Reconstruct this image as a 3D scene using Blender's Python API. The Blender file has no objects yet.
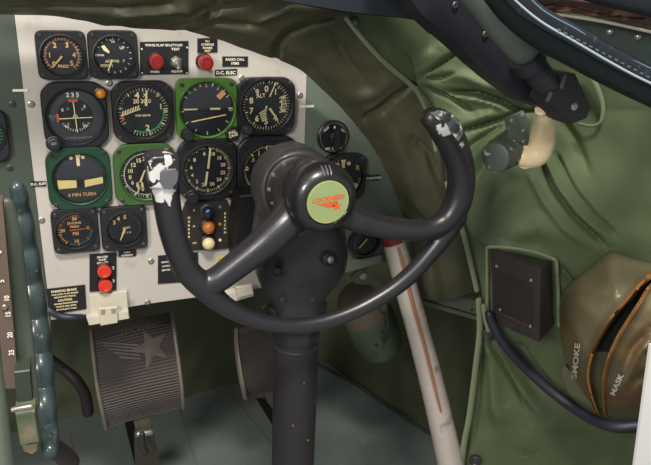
import bpy, bmesh, math, random
from mathutils import Vector, Matrix, noise
random.seed(7)
PI = math.pi
scn = bpy.context.scene
COL = scn.collection

# ------------------------------------------------------------ camera frame
F = 670.0
EYE = Vector((0.0, -0.88, 0.95))
def _frame():
    d = Vector((-75, 1757, F)).normalized()
    r = Vector((1800, -190, F)); r = (r - d * r.dot(d)).normalized()
    y = (-d).cross(r)
    return Matrix((r, y, -d))
M = _frame()
def ray(px, py): return M @ Vector((px - 325.5, py - 232.5, F))
def P(px, py, Y=0.0):
    v = ray(px, py); return EYE + v * ((Y - EYE.y) / v.y)
def PZ(px, py, Z=0.0):
    v = ray(px, py); return EYE + v * ((Z - EYE.z) / v.z)
def pxm(px, py, Y=0.0):
    """metres per picture pixel for something at that place"""
    return (P(px + 1, py, Y) - P(px - 1, py, Y)).length / 2

cam_d = bpy.data.cameras.new('camera'); cam = bpy.data.objects.new('camera', cam_d); COL.objects.link(cam)
cam_d.sensor_width = 36; cam_d.lens = 36 * F / 651; cam_d.clip_start = .01
mw = Matrix.Identity(4)
cx_, cy_, cz_ = M @ Vector((1, 0, 0)), M @ Vector((0, -1, 0)), M @ Vector((0, 0, -1))
for i in range(3):
    mw[i][0], mw[i][1], mw[i][2], mw[i][3] = cx_[i], cy_[i], cz_[i], EYE[i]
cam.matrix_world = mw
scn.camera = cam

# ------------------------------------------------------------ materials
def lin(c):
    c = c / 255
    return c / 12.92 if c <= .04045 else ((c + .055) / 1.055) ** 2.4
MATS = {}
def mat(name, rgb, rough=.5, metal=0, var=.12, vscale=30, bump=.0, bscale=200, rgb2=None, thr=(.55, .62), wscale=60,
        coat=0, spec=.5, emit=0, rough2=None, metal2=None, sheen=0):
    if name in MATS: return MATS[name]
    m = bpy.data.materials.new(name); m.use_nodes = True
    nt = m.node_tree; n = nt.nodes; l = nt.links
    b = n['Principled BSDF']
    c = [lin(x) for x in rgb] + [1]
    tc = n.new('ShaderNodeNewGeometry')
    nz = n.new('ShaderNodeTexNoise'); nz.inputs['Scale'].default_value = vscale; nz.inputs['Detail'].default_value = 5
    l.new(tc.outputs['Position'], nz.inputs['Vector'])
    mx = n.new('ShaderNodeMix'); mx.data_type = 'RGBA'
    mx.inputs['A'].default_value = [x * (1 - var) for x in c[:3]] + [1]
    mx.inputs['B'].default_value = [min(1, x * (1 + var)) for x in c[:3]] + [1]
    l.new(nz.outputs['Fac'], mx.inputs['Factor'])
    out = mx.outputs['Result']
    b.inputs['Roughness'].default_value = rough
    b.inputs['Metallic'].default_value = metal
    b.inputs['Specular IOR Level'].default_value = spec
    b.inputs['Coat Weight'].default_value = coat
    if sheen: b.inputs['Sheen Weight'].default_value = sheen
    if rgb2:
        n2 = n.new('ShaderNodeTexNoise'); n2.inputs['Scale'].default_value = wscale; n2.inputs['Detail'].default_value = 6
        l.new(tc.outputs['Position'], n2.inputs['Vector'])
        mr = n.new('ShaderNodeMapRange'); mr.inputs['From Min'].default_value = thr[0]; mr.inputs['From Max'].default_value = thr[1]
        l.new(n2.outputs['Fac'], mr.inputs['Value'])
        m2 = n.new('ShaderNodeMix'); m2.data_type = 'RGBA'
        l.new(mr.outputs['Result'], m2.inputs['Factor']); l.new(out, m2.inputs['A'])
        m2.inputs['B'].default_value = [lin(x) for x in rgb2] + [1]
        out = m2.outputs['Result']
        if metal2 is not None:
            mm = n.new('ShaderNodeMix'); mm.inputs['A'].default_value = metal; mm.inputs['B'].default_value = metal2
            l.new(mr.outputs['Result'], mm.inputs['Factor']); l.new(mm.outputs['Result'], b.inputs['Metallic'])
    l.new(out, b.inputs['Base Color'])
    if bump:
        n3 = n.new('ShaderNodeTexNoise'); n3.inputs['Scale'].default_value = bscale; n3.inputs['Detail'].default_value = 4
        l.new(tc.outputs['Position'], n3.inputs['Vector'])
        bp = n.new('ShaderNodeBump'); bp.inputs['Strength'].default_value = bump; bp.inputs['Distance'].default_value = .001
        l.new(n3.outputs['Fac'], bp.inputs['Height']); l.new(bp.outputs['Normal'], b.inputs['Normal'])
    if emit:
        l.new(out, b.inputs['Emission Color']); b.inputs['Emission Strength'].default_value = emit
    MATS[name] = m
    return m

def worn(name, rgb, rgb2, centres, radius, rough=.4, metal=0, coat=.0, lo=.42, hi=.5, wscale=70):
    """paint chipped to bare metal, the chips grouped around the places hands rub"""
    m = bpy.data.materials.new(name); m.use_nodes = True
    nt = m.node_tree; n = nt.nodes; l = nt.links; b = n['Principled BSDF']
    g = n.new('ShaderNodeNewGeometry')
    nz = n.new('ShaderNodeTexNoise'); nz.inputs['Scale'].default_value = wscale; nz.inputs['Detail'].default_value = 5
    l.new(g.outputs['Position'], nz.inputs['Vector'])
    acc = None
    for c in centres:
        d = n.new('ShaderNodeVectorMath'); d.operation = 'DISTANCE'; d.inputs[1].default_value = c
        l.new(g.outputs['Position'], d.inputs[0])
        mr = n.new('ShaderNodeMapRange'); mr.inputs['From Min'].default_value = radius; mr.inputs['From Max'].default_value = radius * .3
        mr.inputs['To Min'].default_value = -.3; mr.inputs['To Max'].default_value = .0
        l.new(d.outputs['Value'], mr.inputs['Value'])
        if acc is None: acc = mr.outputs['Result']
        else:
            mx = n.new('ShaderNodeMath'); mx.operation = 'MAXIMUM'; l.new(acc, mx.inputs[0]); l.new(mr.outputs['Result'], mx.inputs[1]); acc = mx.outputs[0]
    ad = n.new('ShaderNodeMath'); ad.operation = 'ADD'; l.new(acc, ad.inputs[0]); l.new(nz.outputs['Fac'], ad.inputs[1])
    f = n.new('ShaderNodeMapRange'); f.inputs['From Min'].default_value = lo; f.inputs['From Max'].default_value = hi
    l.new(ad.outputs[0], f.inputs['Value'])
    mx = n.new('ShaderNodeMix'); mx.data_type = 'RGBA'
    mx.inputs['A'].default_value = [lin(x) for x in rgb] + [1]; mx.inputs['B'].default_value = [lin(x) for x in rgb2] + [1]
    l.new(f.outputs['Result'], mx.inputs['Factor']); l.new(mx.outputs['Result'], b.inputs['Base Color'])
    b.inputs['Roughness'].default_value = rough; b.inputs['Coat Weight'].default_value = coat; b.inputs['Coat Roughness'].default_value = .3
    n3 = n.new('ShaderNodeTexNoise'); n3.inputs['Scale'].default_value = 500
    l.new(g.outputs['Position'], n3.inputs['Vector'])
    bp = n.new('ShaderNodeBump'); bp.inputs['Strength'].default_value = .12; bp.inputs['Distance'].default_value = .001
    l.new(n3.outputs['Fac'], bp.inputs['Height']); l.new(bp.outputs['Normal'], b.inputs['Normal'])
    MATS[name] = m
    return m

def glass_mat():
    m = bpy.data.materials.new('instrument_glass'); m.use_nodes = True
    nt = m.node_tree; n = nt.nodes; l = nt.links; n.remove(n['Principled BSDF'])
    t = n.new('ShaderNodeBsdfTransparent'); g = n.new('ShaderNodeBsdfGlossy'); g.inputs['Roughness'].default_value = .12
    g.inputs['Color'].default_value = (.9, .95, 1, 1)
    fr = n.new('ShaderNodeFresnel'); fr.inputs['IOR'].default_value = 1.3
    mx = n.new('ShaderNodeMixShader'); l.new(fr.outputs[0], mx.inputs[0]); l.new(t.outputs[0], mx.inputs[1]); l.new(g.outputs[0], mx.inputs[2])
    l.new(mx.outputs[0], n['Material Output'].inputs['Surface'])
    return m
GLASS = glass_mat()

WHITE = mat('panel_white_paint', (184, 177, 167), .5, 0, .06, 12, .1, 400, (160, 149, 133), (.6, .75), 25)
PGREEN = mat('panel_green_paint', (94, 105, 90), .55, 0, .1, 15, .1, 300)
LGREEN = mat('side_green_paint', (62, 72, 60), .55, 0, .12, 15, .1, 300)
BLACK = mat('bezel_black_paint', (30, 30, 33), .42, 0, .2, 60, .15, 500)
BLACK2 = mat('placard_black', (24, 23, 24), .45, 0, .15, 60)
DIAL = mat('dial_black', (26, 28, 33), .5, 0, .1, 40)
DIALG = mat('dial_grey', (54, 56, 62), .5, 0, .1, 40)
CREAM = mat('radium_cream', (236, 222, 170), .5, 0, .1, 300)
CREAMY = mat('radium_yellow', (248, 224, 150), .5, 0, .08, 100)
TAN = mat('aged_tan_lume', (226, 180, 116), .5, 0, .12, 200)
TANRED = mat('aged_ring_tan', (136, 98, 80), .5, 0, .12, 200)
TEXTW = mat('engraved_white', (225, 218, 200), .5, 0, .12, 400)
TEXTG = mat('engraved_grey', (120, 130, 130), .5)
GRN1 = mat('gauge_light_green', (74, 120, 38), .4, 0, .15, 60, .1, 400, coat=.2)
GRN2 = mat('gauge_mid_green', (56, 88, 40), .4, 0, .15, 60, .1, 400, coat=.2)
GRN3 = mat('gauge_dark_green', (22, 60, 38), .4, 0, .15, 60, .1, 400, coat=.2)
GARC = mat('arc_green', (40, 160, 90), .5)
TEAL = mat('mark_teal', (70, 130, 120), .5)
REDM = mat('flag_red', (225, 80, 45), .5)
ORNG = mat('dial_orange', (225, 110, 50), .5)
RED = mat('button_red', (170, 38, 30), .35, 0, .12, 80, coat=.3)
RED2 = mat('knob_orange_red', (205, 52, 28), .35, 0, .12, 80, coat=.3)
AMBER = mat('lamp_amber', (214, 130, 20), .2, 0, .25, 120, coat=.6)
BROWNL = mat('lamp_brown_amber', (176, 104, 42), .35, 0, .15, 80, coat=.4)
CREAML = mat('lamp_cream', (226, 204, 150), .4, 0, .1, 80, coat=.3)
BLUEL = mat('lamp_dark_blue', (24, 26, 58), .3, 0, .15, 80, coat=.4)
STEEL = mat('screw_steel', (170, 165, 155), .35, .8, .2, 200)
DSTEEL = mat('screw_dark', (70, 68, 66), .4, .5, .2, 200)
YEL = mat('placard_yellow', (214, 168, 30), .5)
OLIVE = mat('pad_dark_olive', (80, 79, 57), .55, 0, .12, 8, .25, 260, (98, 93, 62), (.55, .75), 6, spec=.5)
WGREEN = mat('pad_green_vinyl', (90, 103, 72), .6, 0, .1, 8, .22, 350, (100, 113, 81), (.5, .8), 5, spec=.35)
BIND = mat('binding_green', (126, 136, 104), .5, 0, .12, 60, .2, 400)
FOOT = mat('footwell_liner', (86, 90, 66), .6, 0, .2, 10, .3, 150)
FLOOR = mat('floor_grey_green', (118, 126, 122), .6, 0, .12, 14, .3, 500, (130, 134, 128), (.58, .7), 30)
FLINE = mat('floor_seam', (118, 112, 98), .6)
DKBLUE = mat('sill_dark_blue', (20, 27, 35), .55, 0, .2, 12, .2, 300)
BEAM = mat('beam_dark', (28, 29, 36), .45, 0, .2, 20, .2, 400)
GUARD = mat('guard_grey_green', (72, 80, 72), .45, 0, .12, 30, .25, 500)
RUBBER = mat('rubber_dark_teal', (6, 16, 17), .42, 0, .2, 40, spec=.35)
CHANNEL = mat('channel_blue_grey', (22, 28, 36), .28, .1, .2, 60, rgb2=(60, 64, 66), thr=(.6, .7), wscale=120, coat=.4)
GLINT = mat('seal_glint', (215, 235, 240), .2, .6, .05)  # pale colour for the painted highlight on the window seal
SILLG = mat('sill_green', (58, 70, 62), .55, 0, .12, 20, .2, 300)
LEATHER = mat('old_brown_leather', (96, 70, 60), .5, 0, .35, 40, .7, 120, (170, 130, 100), (.58, .64), 50)
CORD = mat('cable_blue_black', (36, 36, 48), .5, 0, .15, 80, .2, 400)
CREAMT = mat('ivory_plastic', (236, 214, 170), .35, 0, .05, 40, coat=.2)
GREYG = mat('lamp_body_grey_green', (78, 88, 80), .5, 0, .1, 60, .2, 400, (180, 180, 168), (.63, .66), 90)
SPK = mat('speaker_black', (58, 51, 52), .6, 0, .2, 60, .5, 700)
POLE = mat('pole_silver', (198, 186, 176), .42, .2, .15, 30, .15, 200, (148, 126, 104), (.6, .72), 30)
RUST = mat('rust_orange', (158, 110, 76), .7, 0, .3, 60)
BROWND = mat('dome_brown', (104, 88, 74), .5, 0, .15, 40, .1, 300)
GREENB = mat('canister_green', (68, 82, 62), .5, 0, .2, 30, .2, 300, (120, 66, 48), (.6, .68), 20)
PLIGHT = mat('bracket_pale', (196, 188, 170), .5, 0, .1, 40, .2, 300, (150, 142, 120), (.62, .7), 60)
BAGC = mat('bag_brown_olive', (110, 100, 76), .32, 0, .25, 10, .4, 160, (126, 84, 46), (.52, .72), 10, coat=.2)
BAGD = mat('bag_lining', (30, 34, 28), .8)
ZIP = mat('zip_brass', (176, 130, 70), .4, .4, .3, 300, .6, 900)
POCK = mat('pocket_canvas', (112, 112, 84), .7, 0, .1, 60, .3, 500)
PEDAL = mat('pedal_rubber', (74, 66, 62), .6, 0, .15, 40, .2, 300)
PRAIL = mat('pedal_rail', (150, 140, 126), .45, .4, .2, 60)
PEDB = mat('lever_brown', (92, 84, 74), .55, .2, .2, 60)
STRIPB = mat('scale_brown', (92, 78, 66), .5, 0, .15, 60)
WBOARD = mat('board_white', (225, 222, 218), .6, 0, .03)
BADGE = mat('badge_green', (140, 156, 102), .35, 0, .08, 60, coat=.4)
BADGEE = mat('badge_yellow_rim', (164, 164, 96), .4)
LOGO = mat('badge_orange', (218, 84, 28), .5, 0, .1, 60)
DARK = mat('shell_dark', (22, 24, 22), .8)
HOSE = mat('hose_dark', (48, 40, 40), .55, 0, .2, 60)

# ------------------------------------------------------------ builders
ORIG = {}
def link(o): COL.objects.link(o); return o
def setp(o, label=None, cat=None, group=None, kind=None):
    if label: o['label'] = label
    if cat: o['category'] = cat
    if group: o['group'] = group
    if kind: o['kind'] = kind
    return o
def thing(name, label, cat, loc, group=None):
    o = link(bpy.data.objects.new(name, None)); o.location = loc; o.empty_display_size = .01
    ORIG[o.name] = Vector(loc)
    return setp(o, label, cat, group)
def part(name, bm, m, root=None, label=None, smooth=True, mods=None, centre=True, angle=40):
    """turn a bmesh in world coordinates into ONE mesh object"""
    if root is None:
        n = max(1, len(bm.verts)); org = sum((v.co for v in bm.verts), Vector()) / n
        zmin = min(v.co.z for v in bm.verts); org.z = zmin
    else: org = ORIG[root.name]
    bmesh.ops.translate(bm, verts=bm.verts[:], vec=-org)
    me = bpy.data.meshes.new(name); bmesh.ops.recalc_face_normals(bm, faces=bm.faces[:]); bm.to_mesh(me); bm.free()
    ms = m if isinstance(m, (list, tuple)) else [m]
    for x in ms: me.materials.append(x)
    if smooth:
        me.polygons.foreach_set('use_smooth', [True] * len(me.polygons))
        try: me.set_sharp_from_angle(angle=math.radians(angle))
        except Exception: pass
    o = link(bpy.data.objects.new(name, me))
    if root is None: o.location = org
    else: o.parent = root
    ORIG[o.name] = org
    if label: o['label'] = label
    return o
def top(name, bm, m, label, cat, group=None, kind=None, **k):
    return setp(part(name, bm, m, None, **k), label, cat, group, kind)

def loft(bm, rings, closed=True, cap0=False, cap1=False, mi=0):
    vs = [[bm.verts.new(p) for p in r] for r in rings]
    n = len(rings[0])
    for a, b in zip(vs, vs[1:]):
        for i in range(n if closed else n - 1):
            j = (i + 1) % n
            try:
                f = bm.faces.new((a[i], a[j], b[j], b[i])); f.material_index = mi
            except ValueError: pass
    if cap0: bm.faces.new(vs[0]).material_index = mi
    if cap1: bm.faces.new(vs[-1]).material_index = mi
    return vs

def catmull(pts, n):
    """smooth a list of tuples, n samples per span"""
    out = []
    q = [pts[0]] + list(pts) + [pts[-1]]
    for i in range(1, len(q) - 2):
        a, b, c, d = q[i - 1], q[i], q[i + 1], q[i + 2]
        for k in range(n):
            t = k / n
            out.append(tuple(.5 * (2 * b[j] + (c[j] - a[j]) * t + (2 * a[j] - 5 * b[j] + 4 * c[j] - d[j]) * t * t + (3 * b[j] - a[j] - 3 * c[j] + d[j]) * t ** 3) for j in range(len(b))))
    out.append(tuple(pts[-1]))
    return out

def tube(bm, pts, rad, seg=12, cap=True, round_end=True, flat=1.0, up=None, mi=0):
    """pts: Vectors, rad: list or number; ends rounded"""
    n = len(pts)
    if not isinstance(rad, (list, tuple)): rad = [rad] * n
    pts = [Vector(p) for p in pts]; rad = list(rad)
    T = []
    for i in range(n):
        a = pts[max(0, i - 1)]; b = pts[min(n - 1, i + 1)]; T.append((b - a).normalized())
    up = Vector(up) if up else Vector((0, -1, .01))
    rings = []
    nrm = (up - T[0] * up.dot(T[0])).normalized()
    N = []
    for i in range(n):
        nrm = (nrm - T[i] * nrm.dot(T[i])).normalized(); N.append(nrm.copy())
    def ring(p, t, nr, r):
        bnr = t.cross(nr)
        return [p + (nr * math.sin(2 * PI * k / seg) * flat + bnr * math.cos(2 * PI * k / seg)) * r for k in range(seg)]
    if round_end:
        for a in (80, 55, 28):
            rr = rad[0] * math.cos(math.radians(a)); rings.append(ring(pts[0] - T[0] * rad[0] * math.sin(math.radians(a)) * .9, T[0], N[0], rr))
    for i in range(n): rings.append(ring(pts[i], T[i], N[i], rad[i]))
    if round_end:
        for a in (28, 55, 80):
            rr = rad[-1] * math.cos(math.radians(a)); rings.append(ring(pts[-1] + T[-1] * rad[-1] * math.sin(math.radians(a)) * .9, T[-1], N[-1], rr))
    loft(bm, rings, True, cap, cap, mi)
def ptube(bm, pts, n=6, seg=12, **k):
    """pts: (px, py, Y, radius in px) -> smooth tube at its real place"""
    s = catmull(pts, n)
    tube(bm, [P(a, b, c) for a, b, c, r in s], [max(r, .1) * pxm(a, b, c) for a, b, c, r in s], seg, **k)

def lathe(bm, c, prof, axis=(0, -1, 0), seg=32, cap0=True, cap1=True, mi=0):
    """prof: (radius, height along axis)"""
    ax = Vector(axis).normalized(); a = ax.orthogonal().normalized()
    if abs(ax.y) > .8: a = (Vector((0, 0, 1)) - ax * ax.z).normalized()
    b = ax.cross(a)
    rings = [[Vector(c) + ax * h + (a * math.cos(2 * PI * k / seg) + b * math.sin(2 * PI * k / seg)) * r for k in range(seg)] for r, h in prof]
    loft(bm, rings, True, cap0, cap1, mi)

def prism(bm, pts, back, bev=0.0, mi=0):
    """pts: front polygon in world coords, back: thickness vector"""
    back = Vector(back); n = len(pts); c = sum(pts, Vector()) / n
    if bev:
        inn = [p + (c - p).normalized() * bev for p in pts]
        bk = back.normalized() * bev
        rings = [inn, [p + bk for p in pts], [p + back for p in pts]]
    else: rings = [pts, [p + back for p in pts]]
    loft(bm, rings, True, True, True, mi)
def pprism(bm, pp, Y, th, bev=0.0, mi=0): prism(bm, [P(a, b, Y) for a, b in pp], (0, th, 0), bev, mi)

FONT_CACHE = {}
def text_geo(s):
    if s in FONT_CACHE: return FONT_CACHE[s]
    cu = bpy.data.curves.new('t', 'FONT'); cu.body = s; cu.size = 1; cu.align_x = 'CENTER'; cu.align_y = 'CENTER'; cu.offset = .03
    cu.resolution_u = 3; cu.space_line = .95
    o = bpy.data.objects.new('t', cu); COL.objects.link(o)
    bpy.context.view_layer.update()
    dg = bpy.context.evaluated_depsgraph_get(); me = o.evaluated_get(dg).to_mesh()
    vs = [v.co.copy() for v in me.vertices]; fs = [tuple(p.vertices) for p in me.polygons]
    o.evaluated_get(dg).to_mesh_clear()
    bpy.data.objects.remove(o); bpy.data.curves.remove(cu)
    FONT_CACHE[s] = (vs, fs); return vs, fs
def text(bm, s, fn, h, mi=0, wide=1.0):
    """fn maps local (u, v) metres -> world; h = cap height"""
    vs, fs = text_geo(s); k = h / .70
    nv = [bm.verts.new(fn(v.x * k * wide, v.y * k)) for v in vs]
    for f in fs:
        try: bm.faces.new([nv[i] for i in f]).material_index = mi
        except ValueError: pass
def flatfn(c, Y, rot=0.0):
    """text lying on a plane facing the cockpit, centred on c"""
    ca, sa = math.cos(rot), math.sin(rot)
    return lambda u, v: Vector((c.x + u * ca - v * sa, Y, c.z + u * sa + v * ca))
def fix(o): return o

# ------------------------------------------------------------ instruments on the panel
FRONT = -.009
def rfn(th, hw, hh, cut, p=26):
    c, s = abs(math.cos(th)), abs(math.sin(th))
    t = [(c / hw), (s / hh), (c + s) / ((hw + hh) * (1 - cut))]
    return 1 / (sum(x ** p for x in t) ** (1 / p))
class Dial:
    def __init__(self, c, r, y): self.c, self.r, self.y, self.b = c, r, y, {}
    def bm(self, m):
        if m not in self.b: self.b[m] = bmesh.new()
        return self.b[m]
    def pt(self, u, v, dy=0): return Vector((self.c.x + u * self.r, self.y + dy, self.c.z + v * self.r))
    def poly(self, m, pts, dy=0):
        dy -= .0003; b = self.bm(m); b.faces.new([b.verts.new(self.pt(u, v, dy)) for u, v in pts])
    def ticks(self, m, r0, r1, a0, a1, n, w=.03, dy=0):
        for i in range(n):
            a = math.radians(a0 + (a1 - a0) * i / max(1, n - 1)); s, c = math.sin(a), math.cos(a); h = w / 2
            self.poly(m, [(s * r0 - c * h, c * r0 + s * h), (s * r0 + c * h, c * r0 - s * h), (s * r1 + c * h, c * r1 - s * h), (s * r1 - c * h, c * r1 + s * h)], dy)
    def arc(self, m, r0, r1, a0, a1, n=24, dy=0):
        b = self.bm(m); pr = None
        for i in range(n + 1):
            a = math.radians(a0 + (a1 - a0) * i / n)
            q = (b.verts.new(self.pt(math.sin(a) * r0, math.cos(a) * r0, dy)), b.verts.new(self.pt(math.sin(a) * r1, math.cos(a) * r1, dy)))
            if pr: b.faces.new((pr[0], pr[1], q[1], q[0]))
            pr = q
    def num(self, m, s, ang, rad, h=.2, dy=0):
        a = math.radians(ang); self.txt(m, s, math.sin(a) * rad, math.cos(a) * rad, h)
    def txt(self, m, s, u, v, h=.15, rot=0, wide=1.0):
        text(self.bm(m), s, flatfn(self.pt(u, v), self.y - .0007, rot), h * 1.12 * self.r, wide=wide)
    def line(self, m, a, b, w=.05, dy=0, w2=None):
        a, b = Vector(a), Vector(b); d = (b - a).normalized(); n = Vector((-d.y, d.x)); w2 = w if w2 is None else w2
        self.poly(m, [tuple(a + n * w / 2), tuple(a - n * w / 2), tuple(b - n * w2 / 2), tuple(b + n * w2 / 2)], dy)

def screw(bm, c, r, d=(0, -1, 0), h=.0015):
    lathe(bm, c, [(r, 0), (r, h * .6), (r * .75, h), (r * .3, h), (r * .25, h * .6)], d, 12)

def gauge(name, label, cat, cx, cy, w, h, cut, dc, dr, body, dial, draw, pointers=None, screws=True, ring=1.14, extra=None, inner=None, group=None, t=.009, screwpos=.80):
    """flange box centre cx,cy size w,h (picture px), dial centre dc radius dr (px)"""
    C = P(cx, cy, -t); hw = (P(cx + w / 2, cy, -t) - P(cx - w / 2, cy, -t)).x / 2; hh = (P(cx, cy - h / 2, -t) - P(cx, cy + h / 2, -t)).z / 2
    D = P(dc[0], dc[1], -t); R = (P(dc[0] + dr, dc[1], -t) - P(dc[0] - dr, dc[1], -t)).x / 2
    root = thing(name, label, cat, (C.x, -.0002, C.z - hh), group)
    n = 72
    def circ(c, r, y): return [Vector((c.x + r * math.sin(2 * PI * k / n), y, c.z + r * math.cos(2 * PI * k / n))) for k in range(n)]
    def outl(f, y): return [Vector((C.x + f * rfn(2 * PI * k / n, hh, hw, cut) * math.sin(2 * PI * k / n), y, C.z + f * rfn(2 * PI * k / n, hh, hw, cut) * math.cos(2 * PI * k / n))) for k in range(n)]
    bm = bmesh.new()
    loft(bm, [outl(.97, -.0003), outl(1, -.0008), outl(1, -t + .0015), outl(.965, -t), circ(D, R * ring, -t), circ(D, R * ring * .985, -t - .0022), circ(D, R * 1.05, -t - .0026), circ(D, R * 1.0, -t - .001), circ(D, R, -t + .005)], True, True, False)
    part('bezel', bm, body, root, angle=35)
    bm = bmesh.new(); lathe(bm, Vector((D.x, -t + .005, D.z)), [(R * .999, 0), (R * .999, .0006)], seg=48)
    part('dial', bm, dial, root)
    dl = Dial(D, R, -t + .0040)
    draw(dl)
    for m, b in dl.b.items(): part('dial_markings', b, m, root, smooth=False)
    if pointers:
        dp = Dial(D, R, -t + .0015); pointers(dp)
        for m, b in dp.b.items():
            ex = bmesh.ops.extrude_face_region(b, geom=b.faces[:]); bmesh.ops.translate(b, verts=[v for v in ex['geom'] if isinstance(v, bmesh.types.BMVert)], vec=(0, .0006, 0))
            part('pointer', b, m, root, smooth=False)
    bm = bmesh.new(); lathe(bm, Vector((D.x, -t - .0004, D.z)), [(R * 1.0, 0), (R * .8, .0004), (R * .4, .0008), (R * .05, .0009)], seg=48, cap0=False)
    part('glass', bm, GLASS, root)
    if screws:
        for sx in (-1, 1):
            for sz in (-1, 1):
                bm = bmesh.new(); screw(bm, Vector((C.x + sx * hw * screwpos, -t, C.z + sz * hh * screwpos)), .0028)
                part('screw', bm, DSTEEL, root)
    if extra: extra(root, C, D, R, hw, hh, t)
    return root
def lamp_part(root, name, px, py, r, m, t=.009, h=.008, collar=BLACK, dome=True):
    c = P(px, py, -t - h * .5); c.y = -t; R = r * pxm(px, py, -t)
    b = bmesh.new(); lathe(b, c, [(R * 1.15, 0), (R * 1.15, h * .35), (R, h * .45)]); co = part(name, b, collar, root)
    b = bmesh.new()
    prof = [(R * .85, h * .3), (R * .85, h * .7), (R * .7, h), (R * .4, h * 1.15), (R * .1, h * 1.2)] if dome else [(R * .95, h * .3), (R * .95, h), (R * .8, h * 1.1), (R * .6, h * 1.1)]
    lathe(b, c, prof); part('lens' if dome else 'knob_face', b, m, co)
    return co

# --- row 1
def d1(d):
    d.arc(TANRED, .78, .88, -140, 140); d.ticks(TAN, .8, .95, -135, 135, 26, .03); d.ticks(TAN, .74, .97, -135, 135, 6, .045)
    for s, a in zip('012345', (-135, -88, -31, 29, 88, 132)): d.num(TAN, s, a, .6, .22)
    d.txt(TAN, 'PRESS', .02, -.55, .13)
gauge('pressure_gauge', 'square black gauge marked PRESS, numbers 0 to 5, at the white panel top left', 'gauge', 62, 55.5, 51, 49, .075, (62, 56), 20.5, BLACK, DIAL, d1,
      lambda d: d.line(TAN, (0, -.02), (-.52, -.6), .12, 0, .05))
def d2(d):
    d.ticks(TEXTW, .82, .95, -60, 200, 14, .035)
    d.line(TEXTW, (-.15, .82), (.1, .72), .08); d.line(TEXTW, (-.05, .68), (.02, .85), .08)
    d.txt(TEXTW, 'UP', .45, .4, .13); d.txt(TEXTW, 'POWER', -.72, .02, .08); d.txt(CREAM, 'ASYMME', -.1, -.3, .12); d.txt(CREAM, 'DOWN', -.4, -.52, .12)
    d.txt(TEXTW, 'F', .5, -.28, .12)
def p2(d):
    d.poly(CREAM, [(-.62, .5), (-.45, .55), (-.2, .22), (-.25, .12), (-.5, .28)]); d.line(CREAM, (-.1, -.2), (-.35, -.78), .12, 0, .05)
gauge('flap_position_gauge', 'square black gauge with white marks and two cream pointers, second in the top row', 'gauge', 113.8, 55, 50, 48.5, .075, (114, 56), 19.5, BLACK, DIAL, d2, p2)

def plate(name, label, cat, x0, y0, x1, y1, lines, m=BLACK2, tm=TEXTW, tilt=0, th=.0016, hpx=None, group=None, poly=None, extra_lines=()):
    """engraved plate riveted on the panel; lines: (text, px, py, cap height px)"""
    pp = poly or [(x0, y0), (x1, y0 - tilt), (x1, y1 - tilt), (x0, y1)]
    bm = bmesh.new(); pprism(bm, pp, -th, th + .0002)
    c = P((x0 + x1) / 2, y1, 0); root = thing(name, label, cat, (c.x, -.0001, c.z), group)
    part('plate', bm, m, root, smooth=False)
    b = bmesh.new()
    for ln in lines:
        s, px, py, hp = ln[:4]; rot = ln[4] if len(ln) > 4 else 0
        w = ln[5] if len(ln) > 5 else 1
        text(b, s, flatfn(P(px, py, -th), -th - .0003, rot), hp * pxm(px, py), wide=w)
    if len(b.verts): part('lettering', b, tm, root, smooth=False)
    return root

# wing flap shut-off plate
root = plate('flap_shutoff_plate', 'black plate lettered WING FLAP SHUTTOFF with red button and toggle switch', 'switch plate', 140, 42, 188.5, 75, [('WING FLAP SHUTTOFF', 164, 45.3, 2.3, 0, 1.1), ('TEST', 175.5, 49.3, 2.3, 0, 1.2), ('NORM', 177, 71.5, 2.3, 0, 1.1), ('MAIN', 155, 71.8, 2.3, 0, 1.1)], tilt=1)
def button(root, px, py, r, m, t=.0016, h=.014, base=True):
    c = P(px, py, -t - h); c = Vector((c.x, -t, c.z)); R = r * pxm(px, py, -t - h)
    if base:
        b = bmesh.new(); lathe(b, c, [(R * 1.12, 0), (R * 1.12, .003), (R * 1.0, .004)]); part('collar', b, BLACK2, root)
    b = bmesh.new(); lathe(b, c, [(R * .9, .002), (R * .98, h * .6), (R, h * .8), (R * .9, h), (R * .62, h * 1.04), (R * .55, h * .98), (R * .2, h * .97)]); return part('push_button', b, m, root)
button(root, 157, 62, 7.6, RED)
b = bmesh.new(); c = P(176, 62, -.002); lathe(b, c, [(.0078, 0), (.0078, .002), (.006, .0035), (.0055, .005), (.003, .006)], seg=6); part('switch_nut', b, STEEL, root)
b = bmesh.new(); tube(b, [P(176.3, 62, -.004), P(178, 66, -.012), P(178.8, 68, -.016)], [.0022, .0028, .0036], 10); part('toggle_lever', b, STEEL, root)
for q in ((141.8, 49), (187, 47.5), (142, 73), (186.8, 73)):
    b = bmesh.new(); screw(b, P(q[0], q[1], -.0016), .0012); part('rivet', b, TEXTW, root)
plate('inverter_placard', 'small black placard with four lines of cream lettering, under the padding edge', 'placard', 197.5, 38.5, 217.5, 53, [('N-1', 207.5, 41.3, 2), ('COMPASS', 207.5, 44.6, 2), ('POWER', 207.5, 48, 2), ('OUT', 207.5, 51, 2)], tm=CREAM, tilt=1)
b = bmesh.new(); c = P(203.5, 60, 0); root = thing('warning_lamp', 'round red push lamp in a black collar below the small four-line placard', 'lamp', (c.x, -.0001, c.z - .01))
b.free(); button(root, 207, 63.5, 7.6, RED, t=.0003, h=.02)
plate('radio_call_placard', 'small black placard lettered RADIO CALL, right of the red lamp', 'placard', 222.5, 56.5, 248, 66.5, [('RADIO CALL', 235, 59.5, 2.3), ('37885', 235, 63.5, 2.3)], tilt=0)
plate('elevator_power_label', 'narrow black label lettered D.C. ELEC, above the bright green gauge', 'label', 215, 70, 237, 76, [('D.C. ELEC', 226, 72.8, 3, 0, 1.05)], tilt=1.2)

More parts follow.
